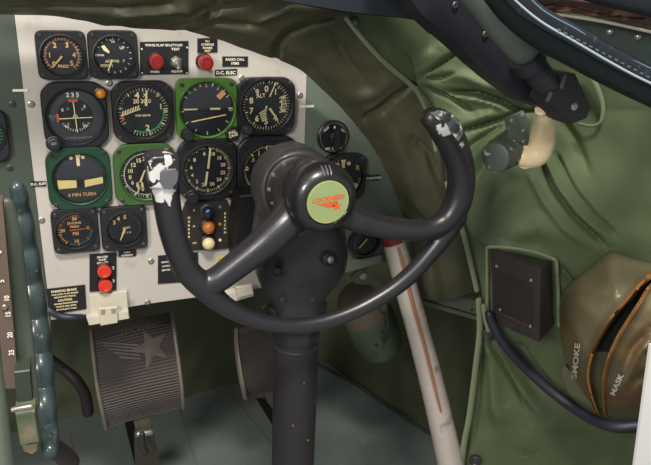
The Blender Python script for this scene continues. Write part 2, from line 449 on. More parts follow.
# --- row 2
def d3(d):
    d.arc(DIALG, .62, 1.0, -180, 180, 48); d.arc(mat('dial_deep_black', (14, 15, 17), .5), 0.0, .64, -180, 180, 48, -.0002)
    d.ticks(TEXTW, .48, .58, 120, 240, 14, .02, -.0006)
    for s, a in (('0', -60), ('5', 45), ('W', 140), ('N', 222)): d.num(TEXTW, s, a, .5, .1)
    for a in (-40, 45, 135, -135): d.ticks(TEAL, .34, .42, a, a, 1, .1, -.0006)
    d.txt(TEXTW, '2 3 5', -.03, .8, .14); d.txt(TEAL, 'COURSE', -.02, .67, .06); d.txt(TEAL, 'FROM', -.8, .02, .09); d.txt(TEAL, 'TO', -.8, -.1, .07); d.txt(TEXTG, 'COURSE SELECTOR', .05, -.82, .07)
    d.poly(REDM, [(-.2, .55), (.12, .55), (.12, .63), (-.2, .63)], -.0008); d.poly(REDM, [(-.66, -.2), (-.58, -.2), (-.58, .12), (-.66, .12)], -.0008)
    d.arc(CREAM, .05, .08, -180, 180, 16, -.0008)
def p3(d):
    d.line(CREAM, (-.58, -.06), (.6, -.04), .035); d.line(CREAM, (-.03, .55), (.02, -.6), .035)
def e3(root, C, D, R, hw, hh, t):
    lamp_part(root, 'amber_lamp', 101, 93.5, 6, AMBER)
    k = lamp_part(root, 'set_knob', 54, 144, 7.2, BLACK, dome=False, h=.010)
    b = bmesh.new(); text(b, 'SET', flatfn(P(54, 144, -.0205), -.0204), 2.6 * pxm(54, 144)); part('lettering', b, TEXTG, k, smooth=False)
gauge('course_indicator', 'large black course indicator with crossed cream needles, amber lamp and SET knob', 'gauge', 75.5, 115.5, 66, 66, .15, (75.5, 117), 28.5, BLACK, DIALG, d3, p3, extra=e3, ring=1.08, screws=False)
def d4(d):
    d.ticks(CREAM, .86, .98, -120, 205, 44, .02); d.ticks(CREAM, .8, .98, -120, 205, 9, .035)
    d.arc(GARC, .78, .84, 82, 205, 30); d.arc(REDM, .78, .86, -112, -100, 6)
    d.num(CREAM, '4', -17, .68, .22); d.txt(CREAM, 'X', .1, .66, .12); d.txt(CREAM, '20 30 0', -.02, .42, .14); d.num(CREAM, '2', 168, .66, .2); d.num(CREAM, '1', 75, .72, .18)
    d.txt(CREAM, '1000 LBS/HR', -.02, -.14, .07); d.ticks(CREAM, .84, .95, 88, 92, 2, .05)
def p4(d):
    d.line(CREAM, (.12, .25), (.17, .85), .1, 0, .06)
    for i in range(7): d.line(CREAM, (-.82 + i * .1, -.1 + i * .035), (-.76 + i * .1, .07 + i * .035), .045)
    d.line(CREAM, (-.85, -.12), (-.1, .14), .045)
gauge('fuel_flow_gauge', 'black round-dial gauge with a green arc and upright cream pointer, right of the course indicator', 'gauge', 143.5, 112.5, 62, 62, .15, (143.5, 112.5), 26, BLACK, DIAL, d4, p4)
def d5(d):
    d.arc(DIALG, .02, .93, -90, 90, 30); d.ticks(TEXTW, .84, .97, -60, 60, 9, .035); d.ticks(CREAM, .8, .97, -30, 30, 3, .05)
    d.line(CREAM, (-.85, .0), (-.35, .0), .05, -.0002); d.line(CREAM, (.12, .0), (.5, .0), .07, -.0002); d.line(CREAM, (.8, .0), (.97, .0), .06, -.0002)
    d.line(TAN, (.42, .4), (.66, .62), .2, -.0002)
    d.ticks(TEXTW, .84, .97, 95, 265, 7, .03)
def p5(d): d.line(CREAMY, (-.6, -.45), (.7, -.22), .045)
def e5(root, C, D, R, hw, hh, t):
    lamp_part(root, 'adjusting_knob', 188, 135, 6, BLACK, dome=False, h=.012)
    k = lamp_part(root, 'caging_knob', 233, 134, 6.2, BLACK, dome=False, h=.012)
    b = bmesh.new(); text(b, 'PULL\nCAGE', flatfn(P(233, 134, -.0228), -.0227, .3), 2.4 * pxm(233, 134)); part('lettering', b, CREAM, k, smooth=False)
gauge('attitude_indicator', 'bright green square-framed attitude indicator with two black knobs', 'gauge', 207.5, 109.5, 61, 61, .07, (207.5, 109.5), 27, GRN1, DIAL, d5, p5, extra=e5, ring=1.07)
def d6(d):
    d.ticks(CREAM, .86, .98, 0, 360, 51, .022); d.ticks(CREAM, .8, .98, 0, 360, 11, .04)
    for i, s in enumerate('0123456789'): d.num(CREAM, s, i * 36, .64, .2)
    d.txt(CREAM, 'ALT', -.22, .38, .13, .1)
    d.poly(CREAM, [(.62, .35), (.78, .4), (.85, .0), (.8, -.3), (.62, -.28)]); d.txt(DIAL, '29.92', .72, .05, .12, -1.5)
def p6(d):
    d.line(CREAM, (.12, .35), (.38, .92), .05); d.poly(CREAM, [(.28, .9), (.46, .98), (.48, .84)])
    d.line(CREAM, (.12, -.1), (.48, -.6), .09, 0, .05); d.line(CREAM, (0, 0), (-.08, -.35), .07)
    for i in range(5): d.line(CREAM, (-.3 + .03 * i, -.3 - .08 * i), (.0, -.12 - .09 * i), .04)
def e6(root, C, D, R, hw, hh, t): lamp_part(root, 'setting_knob', 248, 130, 4.2, HOSE, dome=False, h=.008)
gauge('altimeter', 'black altimeter marked ALT with digits 0 to 9, at the white panel right edge', 'gauge', 267, 107, 58, 58, .15, (267, 106), 24.5, BLACK, DIAL, d6, p6, extra=e6)

# --- row 3
def d7(d):
    d.arc(DIALG, .0, .98, -180, 180, 40)
    d.poly(CREAM, [(-.07, .5), (.05, .5), (.05, .88), (.1, .9), (.1, .97), (-.1, .97), (-.1, .9), (-.07, .88)], -.0002)
    for u in (-.26, .18):
        d.poly(CREAM, [(u + .07 * math.cos(k), .84 + .07 * math.sin(k)) for k in [i * PI / 5 for i in range(10)]], -.0002)
    d.txt(TAN, '4 MIN TURN', .03, -.68, .12)
    d.arc(DIAL, .86, .97, -100, -80, 6, -.0002); d.arc(DIAL, .86, .97, 80, 100, 6, -.0002)
def p7(d):
    d.poly(CREAMY, [(-.84, -.02), (-.14, -.06), (-.14, -.36), (-.82, -.38)]); d.poly(CREAMY, [(.16, -.08), (.86, .02), (.86, -.24), (.16, -.36)])
    d.poly(BLACK, [(.14 * math.cos(k) + .01, -.2 + .17 * math.sin(k)) for k in [i * PI / 8 for i in range(16)]])
gauge('turn_indicator', 'dark green framed turn indicator with two wide yellow blocks, lettered 4 MIN TURN', 'gauge', 79.8, 179, 65, 62, .15, (80, 179), 27, GRN3, DIALG, d7, p7, ring=1.06)
def d8(d):
    d.arc(TEXTW, .84, .87, 0, 360, 60); d.ticks(TEXTW, .86, 1, 0, 360, 60, .02); d.ticks(CREAM, .84, 1, 0, 360, 13, .05)
    for s, a in zip(('0', '4', '6', '8', '10', '12', '15', '20'), (195, 210, 240, 262, 285, 310, 335, 0)): d.num(CREAM, s, a, .64, .14)
def p8(d):
    d.line(CREAM, (-.05, .2), (-.3, -.4), .05, 0, .1); d.poly(CREAM, [(-.4, -.3), (-.15, -.3), (-.12, -.5), (-.42, -.5)]); d.line(CREAM, (-.25, -.4), (-.4, -.78), .06)
gauge('airspeed_indicator', 'olive green framed airspeed dial partly hidden by the left grip of the control wheel', 'gauge', 146, 175, 63, 61, .15, (146.5, 175), 25.5, GRN2, DIAL, d8, p8, ring=1.06)
def d9(d):
    d.ticks(CREAM, .88, .99, 0, 360, 72, .02); d.ticks(CREAM, .84, 1, 0, 360, 13, .04)
    for i, s in enumerate(('6', '10', '15', '20', '22', '24', '26', '28', '2', '4', '6', '8')): d.num(CREAM, s, i * 29 - 10, .68, .13)
def p9(d):
    d.line(CREAM, (.02, .05), (.13, .92), .09, 0, .07); d.line(CREAM, (-.02, -.08), (-.1, -.62), .09)
def e9(root, C, D, R, hw, hh, t): lamp_part(root, 'setting_knob', 192.5, 197, 6, BLACK, dome=False, h=.012)
gauge('radio_compass', 'black compass dial with one long vertical cream needle, above the marker lamps', 'gauge', 208, 170, 59, 61, .15, (208, 170), 23.8, BLACK, DIAL, d9, p9, extra=e9)
def d10(d):
    d.ticks(CREAM, .86, .98, -130, 40, 40, .022); d.ticks(CREAM, .78, .98, -130, 40, 5, .045)
    d.num(TAN, '1', -28, .72, .17); d.num(TAN, '0', -85, .8, .14); d.num(TAN, '.5', -55, .7, .12); d.num(TAN, '1', -125, .8, .12)
gauge('climb_indicator', 'black climb dial half hidden behind the hub of the control wheel', 'gauge', 268, 168, 59, 62, .15, (268, 170), 25, BLACK, DIAL, d10, None)

# --- row 4
def d11(d):
    d.ticks(TEAL, .8, .97, 90, 210, 22, .035); d.ticks(TAN, .8, .97, 210, 380, 22, .035); d.ticks(ORNG, .76, .98, 90, 380, 8, .05)
    for s, a in (('30', 0), ('0', 85), ('10', 180), ('20', 272)): d.num(TAN, s, a, .68, .17)
    d.txt(TAN, 'DI-ICING', -.03, .42, .12, 0, .95); d.txt(TAN, 'PRESS', -.03, .2, .12); d.txt(TAN, 'PSI', 0, -.22, .17)
gauge('deicing_pressure_gauge', 'square black gauge lettered DI-ICING PRESS PSI, left of the fourth row', 'gauge', 75.8, 231.5, 47.5, 44, .075, (75.5, 231), 19, BLACK, DIAL, d11,
      lambda d: d.line(ORNG, (-.3, .03), (.75, .08), .06, 0, .03))
def d12(d):
    d.ticks(TANRED, .82, .95, -130, 140, 26, .035)
    for s, a in zip('345', (-55, -28, 4)): d.num(TAN, s, a, .7, .22)
    d.txt(CREAM, 'UNIT', .1, .0, .12); d.txt(CREAM, 'C F M', .15, -.3, .1)
gauge('suction_gauge', 'square black gauge with digits 3 4 5 and bright yellow pointer beside the grip', 'gauge', 124.5, 229, 46.5, 43.5, .075, (125, 229), 17.5, BLACK, DIAL, d12,
      lambda d: d.line(CREAMY, (.0, .0), (-.3, -.72), .15, 0, .06))

# marker lamp panel
pp = [(186, 202), (226, 200), (233, 213), (234, 236), (227, 249), (187, 251), (180, 240), (181, 215)]
bm = bmesh.new(); pprism(bm, pp, -.004, .0038, .0008); c = P(207, 251, 0)
root = thing('marker_lamp_panel', 'black eight-sided marker panel with blue, amber and cream push lamps', 'lamp panel', (c.x, -.0001, c.z))
part('plate', bm, mat('marker_panel_brown_black', (42, 36, 32), .5), root, smooth=False)
lamp_part(root, 'blue_lamp', 208, 212, 6.6, BLUEL, t=.004, h=.013, collar=DSTEEL)
lamp_part(root, 'amber_lamp', 208.5, 227.5, 7.2, BROWNL, t=.004, h=.013, collar=BLACK)
lamp_part(root, 'cream_lamp', 208.5, 243.5, 7.2, CREAML, t=.004, h=.013, collar=BLACK)
b = bmesh.new()
for i, ch in enumerate('MARKER'): text(b, ch, flatfn(P(189, 218 + i * 3.8, -.0042), -.0042), 2.2 * pxm(190, 225))
for i, ch in enumerate('BEACON'): text(b, ch, flatfn(P(225, 213.5 + i * 3.8, -.0042), -.0042), 2.2 * pxm(190, 225))
text(b, 'A', flatfn(P(194, 210.5, -.0042), -.0042), .0024); text(b, 'M', flatfn(P(194, 226.5, -.0042), -.0042), .0026); text(b, 'L/H', flatfn(P(194.5, 243, -.0042), -.0042), .0024)
part('lettering', b, CREAM, root, smooth=False)
for px, py, m in ((220, 207, TEAL), (220, 224, AMBER), (220, 240, CREAM)):
    b = bmesh.new(); screw(b, P(px, py, -.004), .0022); part('indicator_dot', b, m, root)
for q in ((188, 204), (226, 203), (187, 248), (226, 242)):
    b = bmesh.new(); screw(b, P(q[0], q[1], -.004), .002); part('screw', b, DSTEEL, root)

# placards low on the panel
plate('gyro_label', 'tiny black label lettered GYRO HORIZON below the square gauge with the yellow pointer', 'label', 118.5, 250.5, 136, 257, [('GYRO', 127, 252.4, 1.7), ('HORIZON', 127, 255.2, 1.7)], tilt=.8)
root = plate('pump_failure_plate', 'upright black plate with two bright orange-red round lamps numbered 2 and 3', 'lamp panel', 89.5, 254.5, 116.5, 292, [('DE-ICER', 102.5, 257, 2.1), ('PUMP', 102.5, 259.9, 2.1), ('FAILURE', 102.5, 262.8, 2.1), ('2', 113.2, 268, 3.2), ('3', 113.6, 281, 3.2)], tilt=2)
button(root, 104.5, 272.5, 7.3, RED2, h=.011); button(root, 105.5, 287, 7.2, RED2, h=.011)
plate('parking_brake_placard', 'wide black placard lettered PARKING BRAKE and CAUTION at the panel foot', 'placard', 44, 290, 86, 311, [], poly=[(44.5, 289.5), (85, 285), (86.5, 309), (48, 315)])
b = bmesh.new(); r_ = bpy.data.objects['parking_brake_placard']
for s, px, py, hp in (('PARKING BRAKE', 64, 290.6, 2.6), ('PUSH LEVER TO SET BRAKES', 65, 293.8, 1.6), ('RELEASE WITH PEDALS', 65, 296.6, 1.6), ('CAUTION', 65, 300, 2.4), ('RELEASE BRAKES BEFORE', 66, 303.1, 1.6), ('TAXIING AND NEVER', 66, 306, 1.6), ('SET IN FLIGHT WHILE', 66.5, 308.9, 1.6)):
    text(b, s, flatfn(P(px, py, -.0018), -.0019, .0), hp * pxm(px, py), wide=.92)
part('lettering', b, CREAM, r_, smooth=False)
plate('takeoff_placard', 'black placard with a large numeral 1, half hidden behind the left grip', 'placard', 158, 256, 199, 282, [('CHECK', 190, 257.5, 1.7), ('1', 189.5, 263, 6), ('NO 1', 190, 270, 1.8), ('INVERTER', 189, 273, 1.7), ('REMOVE', 166, 262, 1.7), ('LOCKS', 166, 266, 1.7), ('BEFORE', 166, 270, 1.7)], poly=[(158, 256), (198, 252.5), (199, 281), (158, 284)])
plate('yellow_placard', 'small yellow placard peeking out under the left spoke of the wheel', 'placard', 218, 258, 236, 270, [], m=YEL, tilt=1)
plate('side_label', 'tiny black label D.C. ELEV at the left edge of the white panel', 'label', 31, 181.5, 46, 186.5, [('D.C. ELEV', 38.5, 184, 2.5)])
plate('compass_label', 'tiny black label between the compass dial and the marker lamps', 'label', 225, 196.5, 237.5, 200.5, [('NO.1 SEL', 231, 198.5, 2)], tilt=1.5)
plate('generator_label', 'tiny black label on the green side panel right of the dial behind the hub', 'label', 365, 175.5, 380, 181, [('GENERATOR', 372.5, 178.2, 2)], tilt=.6)

# ------------------------------------------------------------ instrument panels
def xz(px, py): p = P(px, py, 0); return (p.x, p.z)
XR = .3165
bm = bmesh.new(); pts = [Vector((-.041, 0, .97)), Vector((XR, 0, .97)), Vector((XR, 0, .512)), Vector((.21, 0, .508)), Vector((.09, 0, .507)), Vector((-.041, 0, .501))]
prism(bm, pts, (0, .004, 0))
ip = top('instrument_panel', bm, WHITE, 'white painted instrument panel holding the rows of round gauges', 'instrument panel', smooth=False)
curve = [xz(*q) for q in catmull([(300, 40), (330, 90), (352, 110), (368, 130), (385, 165), (400, 203), (412, 240), (413, 262)], 4)]
bm = bmesh.new(); pts = [Vector((XR + .0006, 0, .97))] + [Vector((x, 0, z)) for x, z in curve if x > XR + .01] + [Vector((XR + .0006, 0, .545))]
prism(bm, pts, (0, .004, 0))
top('side_instrument_panel', bm, PGREEN, 'grey-green painted panel section right of the white panel', 'instrument panel', smooth=False)
bm = bmesh.new(); prism(bm, [Vector((-.30, 0, 1.05)), Vector((-.0415, 0, 1.05)), Vector((-.0415, 0, .495)), Vector((-.30, 0, .495))], (0, .004, 0))
top('centre_instrument_panel', bm, LGREEN, 'dark green panel section left of the white panel', 'instrument panel', smooth=False)
# index marks, rivets and screws of the panels
def dots(name, pts, r, m, owner, h=.0015):
    for i, (px, py) in enumerate(pts):
        b = bmesh.new(); screw(b, P(px, py, -.0001), r, h=h); part(name, b, m, bpy.data.objects[owner])
dots('screw', [(31, 104), (41.5, 220), (300, 95), (147.5, 302), (109, 83), (241.5, 78), (151, 261)], .0042, STEEL, 'instrument_panel', .002)
dots('screw', [(12.5, 104), (10, 168)], .004, DSTEEL, 'centre_instrument_panel')
dots('rivet', [(311, 146), (392, 195), (377, 205), (376, 152)], .003, PGREEN, 'side_instrument_panel')
for lab, x0, x1, y in (('white index stripe crossing the left edge of the white panel', 12.5, 28, 90.5), ('white index stripe crossing the right edge of the white panel', 299.5, 314, 106.5)):
    b = bmesh.new(); pprism(b, [(x0, y - 1.2), (x1, y - 1.5), (x1, y + 1), (x0, y + 1.2)], -.0012, .001); top('index_stripe', b, mat('stripe_ivory', (232, 222, 205), .5), lab, 'marking', smooth=False)

# green panel instruments
c = P(333.5, 137, -.004); root = thing('selector_switch', 'round black selector switch with white lettering on the green side panel', 'switch', (c.x, -.0001, c.z - .02))
R = 15.6 * pxm(333, 137); c = Vector((c.x, -.0002, c.z))
b = bmesh.new(); lathe(b, c, [(R, 0), (R, .003), (R * .92, .0045), (R * .88, .004), (R * .3, .004)], seg=48); part('dial_plate', b, BLACK, root)
b = bmesh.new(); lathe(b, c + Vector((.001, 0, 0)), [(R * .38, .003), (R * .4, .012), (R * .3, .015), (R * .1, .015)]); prism(b, [c + Vector((u * R, -.019, v * R)) for u, v in ((-.14, .55), (.16, .55), (.22, -.5), (.05, -.75), (-.15, -.5))], (0, .012, 0), .001)
part('knob', b, BLACK, root)
dd = Dial(c, R, -.0052)
dd.arc(mat('ring_grey', (110, 110, 104), .5), .82, .86, 0, 360, 48); dd.txt(TEXTW, 'AM  COMM', 0, -.68, .13); dd.txt(TEXTW, 'ADF', -.5, .5, .13, .6); dd.txt(TEXTW, 'INT', .55, .35, .11, -.9); dd.poly(TEXTW, [(-.08, .52), (.1, .52), (.02, .72)])
for m, b in dd.b.items(): part('dial_markings', b, m, root, smooth=False)
def d13(d):
    d.ticks(CREAM, .82, .95, 200, 340, 16, .03); d.ticks(CREAM, .82, .95, 100, 170, 9, .03)
    d.poly(CREAM, [(-.1, .45), (.08, .45), (.06, .68), (.12, .85), (-.14, .85), (-.1, .68)])
    for u, v in ((-.32, .62), (.26, .66)): d.poly(CREAM, [(u + .11 * math.cos(k), v + .1 * math.sin(k)) for k in [i * PI / 5 for i in range(10)]])
    d.txt(TAN, 'R', .72, .42, .22)
def p13(d): d.poly(CREAM, [(.48, -.25), (.78, -.35), (.72, -.55), (.55, -.62)])
gauge('flap_indicator', 'small black dial with cream marks behind the right side of the wheel hub', 'gauge', 345, 178, 43, 47, .15, (344, 178), 19.5, BLACK, DIAL, d13, p13)
c = P(365, 241, 0)
def d14(d): d.ticks(TEXTG, .8, .95, -120, 120, 12, .04)
gauge('small_pressure_gauge', 'small dark round gauge below the right spoke, over the green bracket', 'gauge', 365.5, 243, 31, 28, .3, (366, 243), 12, BLACK, DIAL, d14, lambda d: d.line(TAN, (.1, .3), (-.5, -.4), .14), screws=False)
bm = bmesh.new(); pprism(bm, [(343, 262), (383, 255), (382, 262), (345, 273)], -.006, .03, .001); top('gauge_bracket', bm, PGREEN, 'narrow green bracket below the small dark round gauge', 'bracket', smooth=False)

# left gauge partly in frame
gauge('edge_gauge', 'black gauge cut off by the left edge of the photo', 'gauge', -13, 136, 42, 54, .15, (-13, 136), 17, BLACK, DIAL, lambda d: d.ticks(GARC, .8, .95, 40, 140, 8, .04), None, screws=False)

# ------------------------------------------------------------ padding
def seg_dist(p, a, b):
    ax, ay = a; bx, by = b; dx, dy = bx - ax, by - ay
    L = dx * dx + dy * dy; t = max(0, min(1, ((p[0] - ax) * dx + (p[1] - ay) * dy) / L))
    return math.hypot(p[0] - ax - t * dx, p[1] - ay - t * dy), t
def pl_dist(p, pl):
    return min(seg_dist(p, a, b)[0] for a, b in zip(pl, pl[1:]))
RG = 1.7
def relief(p, feats):
    h = 0
    for pl, amp, w in feats:
        amp = amp * RG
        xs = [q[0] for q in pl]; ys = [q[1] for q in pl]
        if p[0] < min(xs) - 4 * w or p[0] > max(xs) + 4 * w or p[1] < min(ys) - 4 * w or p[1] > max(ys) + 4 * w: continue
        d = pl_dist(p, pl)
        if d < 4 * w:
            # fade towards the ends of the fold
            e = min(1, math.hypot(p[0] - pl[-1][0], p[1] - pl[-1][1]) / (6 * w) + .1) * min(1, math.hypot(p[0] - pl[0][0], p[1] - pl[0][1]) / (3 * w) + .3)
            h += amp * e * math.exp(-(d / w) ** 2)
    return h
def interp(grid, u, v):
    """grid rows of tuples, smooth both ways; u, v in 0..1"""
    def cr(a, b, c, d, t): return tuple(.5 * (2 * b[j] + (c[j] - a[j]) * t + (2 * a[j] - 5 * b[j] + 4 * c[j] - d[j]) * t * t + (3 * b[j] - a[j] - 3 * c[j] + d[j]) * t ** 3) for j in range(len(b)))
    def line(row, t):
        n = len(row) - 1; x = t * n; i = min(n - 1, int(x)); f = x - i
        a = row[i - 1] if i else tuple(2 * row[0][j] - row[1][j] for j in range(len(row[0])))
        d = row[i + 2] if i + 2 <= n else tuple(2 * row[n][j] - row[n - 1][j] for j in range(len(row[0])))
        return cr(a, row[i], row[i + 1], d, f)
    return line([line(r, u) for r in grid], v)
def sheet(grid, nu, nv, feats, nrm, puff=.0, pscale=8, thick=.006):
    bm = bmesh.new(); nrm = Vector(nrm).normalized()
    F_, B_ = [], []
    for j in range(nv + 1):
        fr, br = [], []
        for i in range(nu + 1):
            x, y, Y = interp(grid, i / nu, j / nv)
            p = P(x, y, Y)
            h = relief((x, y), feats)
            if puff: h += puff * noise.noise(p * pscale) + puff * .35 * noise.noise(p * pscale * 2.7)
            fr.append(bm.verts.new(p + nrm * h)); br.append(bm.verts.new(p - nrm * thick))
        F_.append(fr); B_.append(br)
    for j in range(nv):
        for i in range(nu):
            bm.faces.new((F_[j][i], F_[j][i + 1], F_[j + 1][i + 1], F_[j + 1][i]))
    # rim
    for i in range(nu):
        bm.faces.new((F_[0][i], B_[0][i], B_[0][i + 1], F_[0][i + 1])); bm.faces.new((F_[nv][i], F_[nv][i + 1], B_[nv][i + 1], B_[nv][i]))
    for j in range(nv):
        bm.faces.new((F_[j][0], F_[j + 1][0], B_[j + 1][0], B_[j][0])); bm.faces.new((F_[j][nu], B_[j][nu], B_[j + 1][nu], F_[j + 1][nu]))
    for j in range(0, nv):
        for i in range(nu): bm.faces.new((B_[j][i], B_[j + 1][i], B_[j + 1][i + 1], B_[j][i + 1]))
    return bm

# dark olive pad around the panel: inner edge, bulge, outer edge
inner = [(-40, 15, -.05), (40, 16, -.05), (80, 22, -.05), (112, 28, -.05), (180, 31, -.05), (215, 39, -.05), (245, 49, -.05), (275, 60, -.045), (300, 70, -.04), (322, 90, -.035), (345, 112, -.03), (368, 140, -.02), (386, 172, -.02), (400, 205, -.015), (412, 245, -.012), (418, 300, -.01)]
mid = [(-40, 8, -.11), (40, 8, -.11), (85, 12, -.11), (120, 14, -.11), (185, 16, -.11), (225, 20, -.11), (262, 27, -.11), (298, 35, -.11), (328, 46, -.10), (352, 66, -.09), (372, 88, -.08), (392, 115, -.075), (408, 145, -.07), (423, 190, -.06), (437, 240, -.05), (447, 300, -.04)]
outer = [(-40, -28, -.16), (40, -28, -.16), (90, -26, -.16), (130, -24, -.16), (190, -20, -.16), (230, -14, -.16), (275, -6, -.16), (322, 2, -.15), (350, 14, -.14), (376, 44, -.12), (400, 75, -.10), (422, 98, -.085), (436, 128, -.08), (448, 180, -.075), (464, 232, -.07), (480, 290, -.06)]
grid = [inner, [tuple((a[k] + b[k]) / 2 - (.012 if k == 2 else 0) for k in range(3)) for a, b in zip(inner, mid)], mid, [tuple((a[k] + b[k]) / 2 - (.006 if k == 2 else 0) for k in range(3)) for a, b in zip(mid, outer)], outer]
featsB = [([(277, 58), (276, 46), (287, 32), (312, 22), (340, 16)], -.010, 3), ([(180, 30), (215, 24), (262, 26)], -.005, 3), ([(112, 27), (150, 20), (215, 10), (260, 4)], -.005, 3.5), ([(120, 14), (180, 12), (230, 16)], .005, 4),
          ([(366, 118), (385, 104), (412, 86)], -.012, 2.6), ([(350, 100), (372, 92), (400, 78)], .004, 6), ([(330, 30), (346, 60), (366, 84)], -.003, 4), ([(0, 10), (60, 6), (120, 9), (180, 4)], -.005, 3.5), ([(200, 20), (215, 12), (216, -5)], -.006, 3), ([(203, 24), (190, 10), (170, 0)], .004, 4),
          ([(375, 100), (395, 130), (420, 190)], .004, 8), ([(255, 20), (290, 8), (330, 8)], .005, 3), ([(415, 140), (430, 155), (442, 190)], -.005, 4), ([(400, 200), (420, 220), (445, 235)], -.006, 4), ([(280, 45), (310, 60), (345, 98)], .004, 7)]
bm = sheet(grid, 300, 44, featsB, (-.35, -.85, -.35), .006, 14)
top('panel_surround_padding', bm, OLIVE, 'dark olive padded liner wrapping over the top and right of the instrument panels', 'padding')

def YA(px, py):
    """how far the quilted side wall stands from the panel plane along its length"""
    x = max(px, 330)
    y = -.085 - .175 * ((x - 430) / 221)
    if x < 430: y = -.085 - .072 * ((430 - x) / 90)
    return y - .03 * max(0, (110 - py) / 110)
lb = [(330, -60), (340, 0), (345, 16), (362, 38), (384, 62), (410, 84), (422, 98), (434, 125), (441, 155), (447, 180), (462, 229), (476, 284), (481, 320), (478, 357), (470, 419), (462, 470), (455, 560)]
def lx(y):
    for a, b in zip(lb, lb[1:]):
        if a[1] <= y <= b[1]: return a[0] + (b[0] - a[0]) * (y - a[1]) / (b[1] - a[1])
    return lb[-1][0]
featsA = [([(419, 77), (440, 64), (462, 48)], -.009, 2.0), ([(419, 79), (438, 78), (458, 72)], -.006, 2.2), ([(425, 87), (440, 95), (455, 102), (474, 113)], -.007, 2.2), ([(520, 112), (500, 101), (476, 93), (442, 92)], -.011, 2.6),
          ([(520, 112), (502, 119), (468, 129), (452, 134)], -.010, 2.6), ([(515, 112), (532, 111), (550, 110)], -.008, 2.0), ([(500, 92), (470, 78), (440, 72)], .006, 6), ([(510, 107), (480, 101), (450, 96)], .004, 4), ([(500, 110), (475, 119), (455, 122)], .005, 5), ([(505, 124), (475, 142), (452, 160)], -.007, 3.2),
          ([(530, 104), (505, 90), (480, 74)], .006, 6), ([(440, 50), (420, 60), (405, 66)], .005, 6),
          ([(420, 90), (425, 75), (440, 50)], .008, 8), ([(384, 62), (400, 50), (430, 30)], .008, 9), ([(350, 25), (380, 40), (410, 50)], .008, 8), ([(412, 86), (406, 60), (396, 40)], -.010, 3.4), ([(525, 118), (490, 140), (462, 172)], .008, 6), ([(520, 124), (490, 155), (470, 190)], -.006, 4),
          ([(538, 158), (552, 188), (572, 215), (606, 247)], -.006, 2.4), ([(545, 155), (562, 188), (582, 214), (610, 240)], .006, 3.6), ([(556, 155), (574, 190), (594, 215), (618, 238)], -.004, 2.4), ([(530, 170), (545, 200), (566, 225), (595, 250)], .005, 5),
          ([(520, 180), (500, 200), (470, 225)], .005, 9), ([(487, 335), (510, 375), (528, 405)], -.008, 2.6), ([(487, 337), (520, 380), (550, 420)], .009, 7), ([(487, 337), (495, 380), (500, 430)], .007, 7), ([(487, 336), (478, 300), (474, 280)], -.006, 3), ([(487, 338), (520, 350), (560, 400)], -.005, 4),
          ([(480, 345), (478, 400), (470, 450)], -.005, 4), ([(557, 262), (575, 285), (560, 320)], -.006, 4), ([(505, 240), (540, 225), (590, 250)], .005, 10),
          ([(474, 232), (490, 244), (540, 252), (560, 262)], .004, 5), ([(610, 430), (560, 415), (520, 380)], .004, 12), ([(440, 165), (456, 185), (470, 225)], .006, 6), ([(560, 118), (575, 140), (590, 180)], -.005, 5)]
nu, nv = 260, 330
bm = bmesh.new(); NA = Vector((-.78, -.62, .05)).normalized(); rows = []
for j in range(nv + 1):
    y = -60 + 620 * j / nv; x0 = lx(y); r = []
    for i in range(nu + 1):
        x = x0 + (800 - x0) * i / nu; p = P(x, y, YA(x, y))
        h = relief((x, y), featsA) + .010 * noise.noise(p * 8) + .004 * noise.noise(p * 21) + .0035 * noise.noise(Vector((p.x * 30, p.y * 30, p.z * 9)))
        e = min(1, (x - x0) / 9); h -= .012 * (1 - e) ** 2
        r.append(bm.verts.new(p + NA * h))
    rows.append(r)
for j in range(nv):
    for i in range(nu): bm.faces.new((rows[j][i], rows[j][i + 1], rows[j + 1][i + 1], rows[j + 1][i]))
bb = [[bm.verts.new(P(x, y, YA(x, y)) - NA * .03) for x in (lx(y), 800)] for y in [-60 + 620 * j / nv for j in range(nv + 1)]]
for j in range(nv): bm.faces.new((rows[j][0], rows[j + 1][0], bb[j + 1][0], bb[j][0])); bm.faces.new((rows[j][nu], bb[j][1], bb[j + 1][1], rows[j + 1][nu]))
top('quilted_side_padding', bm, WGREEN, 'bright green quilted vinyl padding covering the right side of the cockpit', 'padding')

# binding strips along seams
def binding(pts, r, label, off=.006):
    b = bmesh.new(); s = catmull([(x, y, (YA(x, y) if len(q) == 0 else q[0]) - off, r) for x, y, *q in pts], 5)
    tube(b, [P(a, c, d) for a, c, d, e in s], [e * pxm(a, c, d) for a, c, d, e in s], 8, flat=.5)
    return top('binding_strip', b, BIND, label, 'binding', 'binding strips of the green padding')
binding([(346, 18), (362, 38), (384, 62), (410, 84), (420, 96), (430, 120), (436, 150)], 2.2, 'pale green binding curving from the top snap down to the right grip', .014)
binding([(447, 183), (462, 229), (470, 260), (477, 290)], 2.4, 'pale green binding between the right grip and the speaker box', .012)
binding([(479, 300), (480, 330), (477, 357), (473, 390), (469, 419), (464, 445), (460, 480)], 3.0, 'pale green binding dropping beside the silver pole to the floor', .010)
binding([(487.5, 322), (487.3, 290), (487, 250), (487.5, 247.5), (490, 247), (510, 248), (535, 252.5), (553, 259), (556, 261), (556.5, 264), (558, 295), (559, 326)], 1.5, 'pale green binding framing the black speaker box', .010)
binding([(586, 70), (595, 82), (603, 104), (601, 121), (592, 126), (580, 124)], 2.0, 'pale green binding looping around the black clevis', .012)
binding([(484, 306), (486, 318), (489, 330)], 2.6, 'short loose tag of pale green binding left of the speaker box', .014)

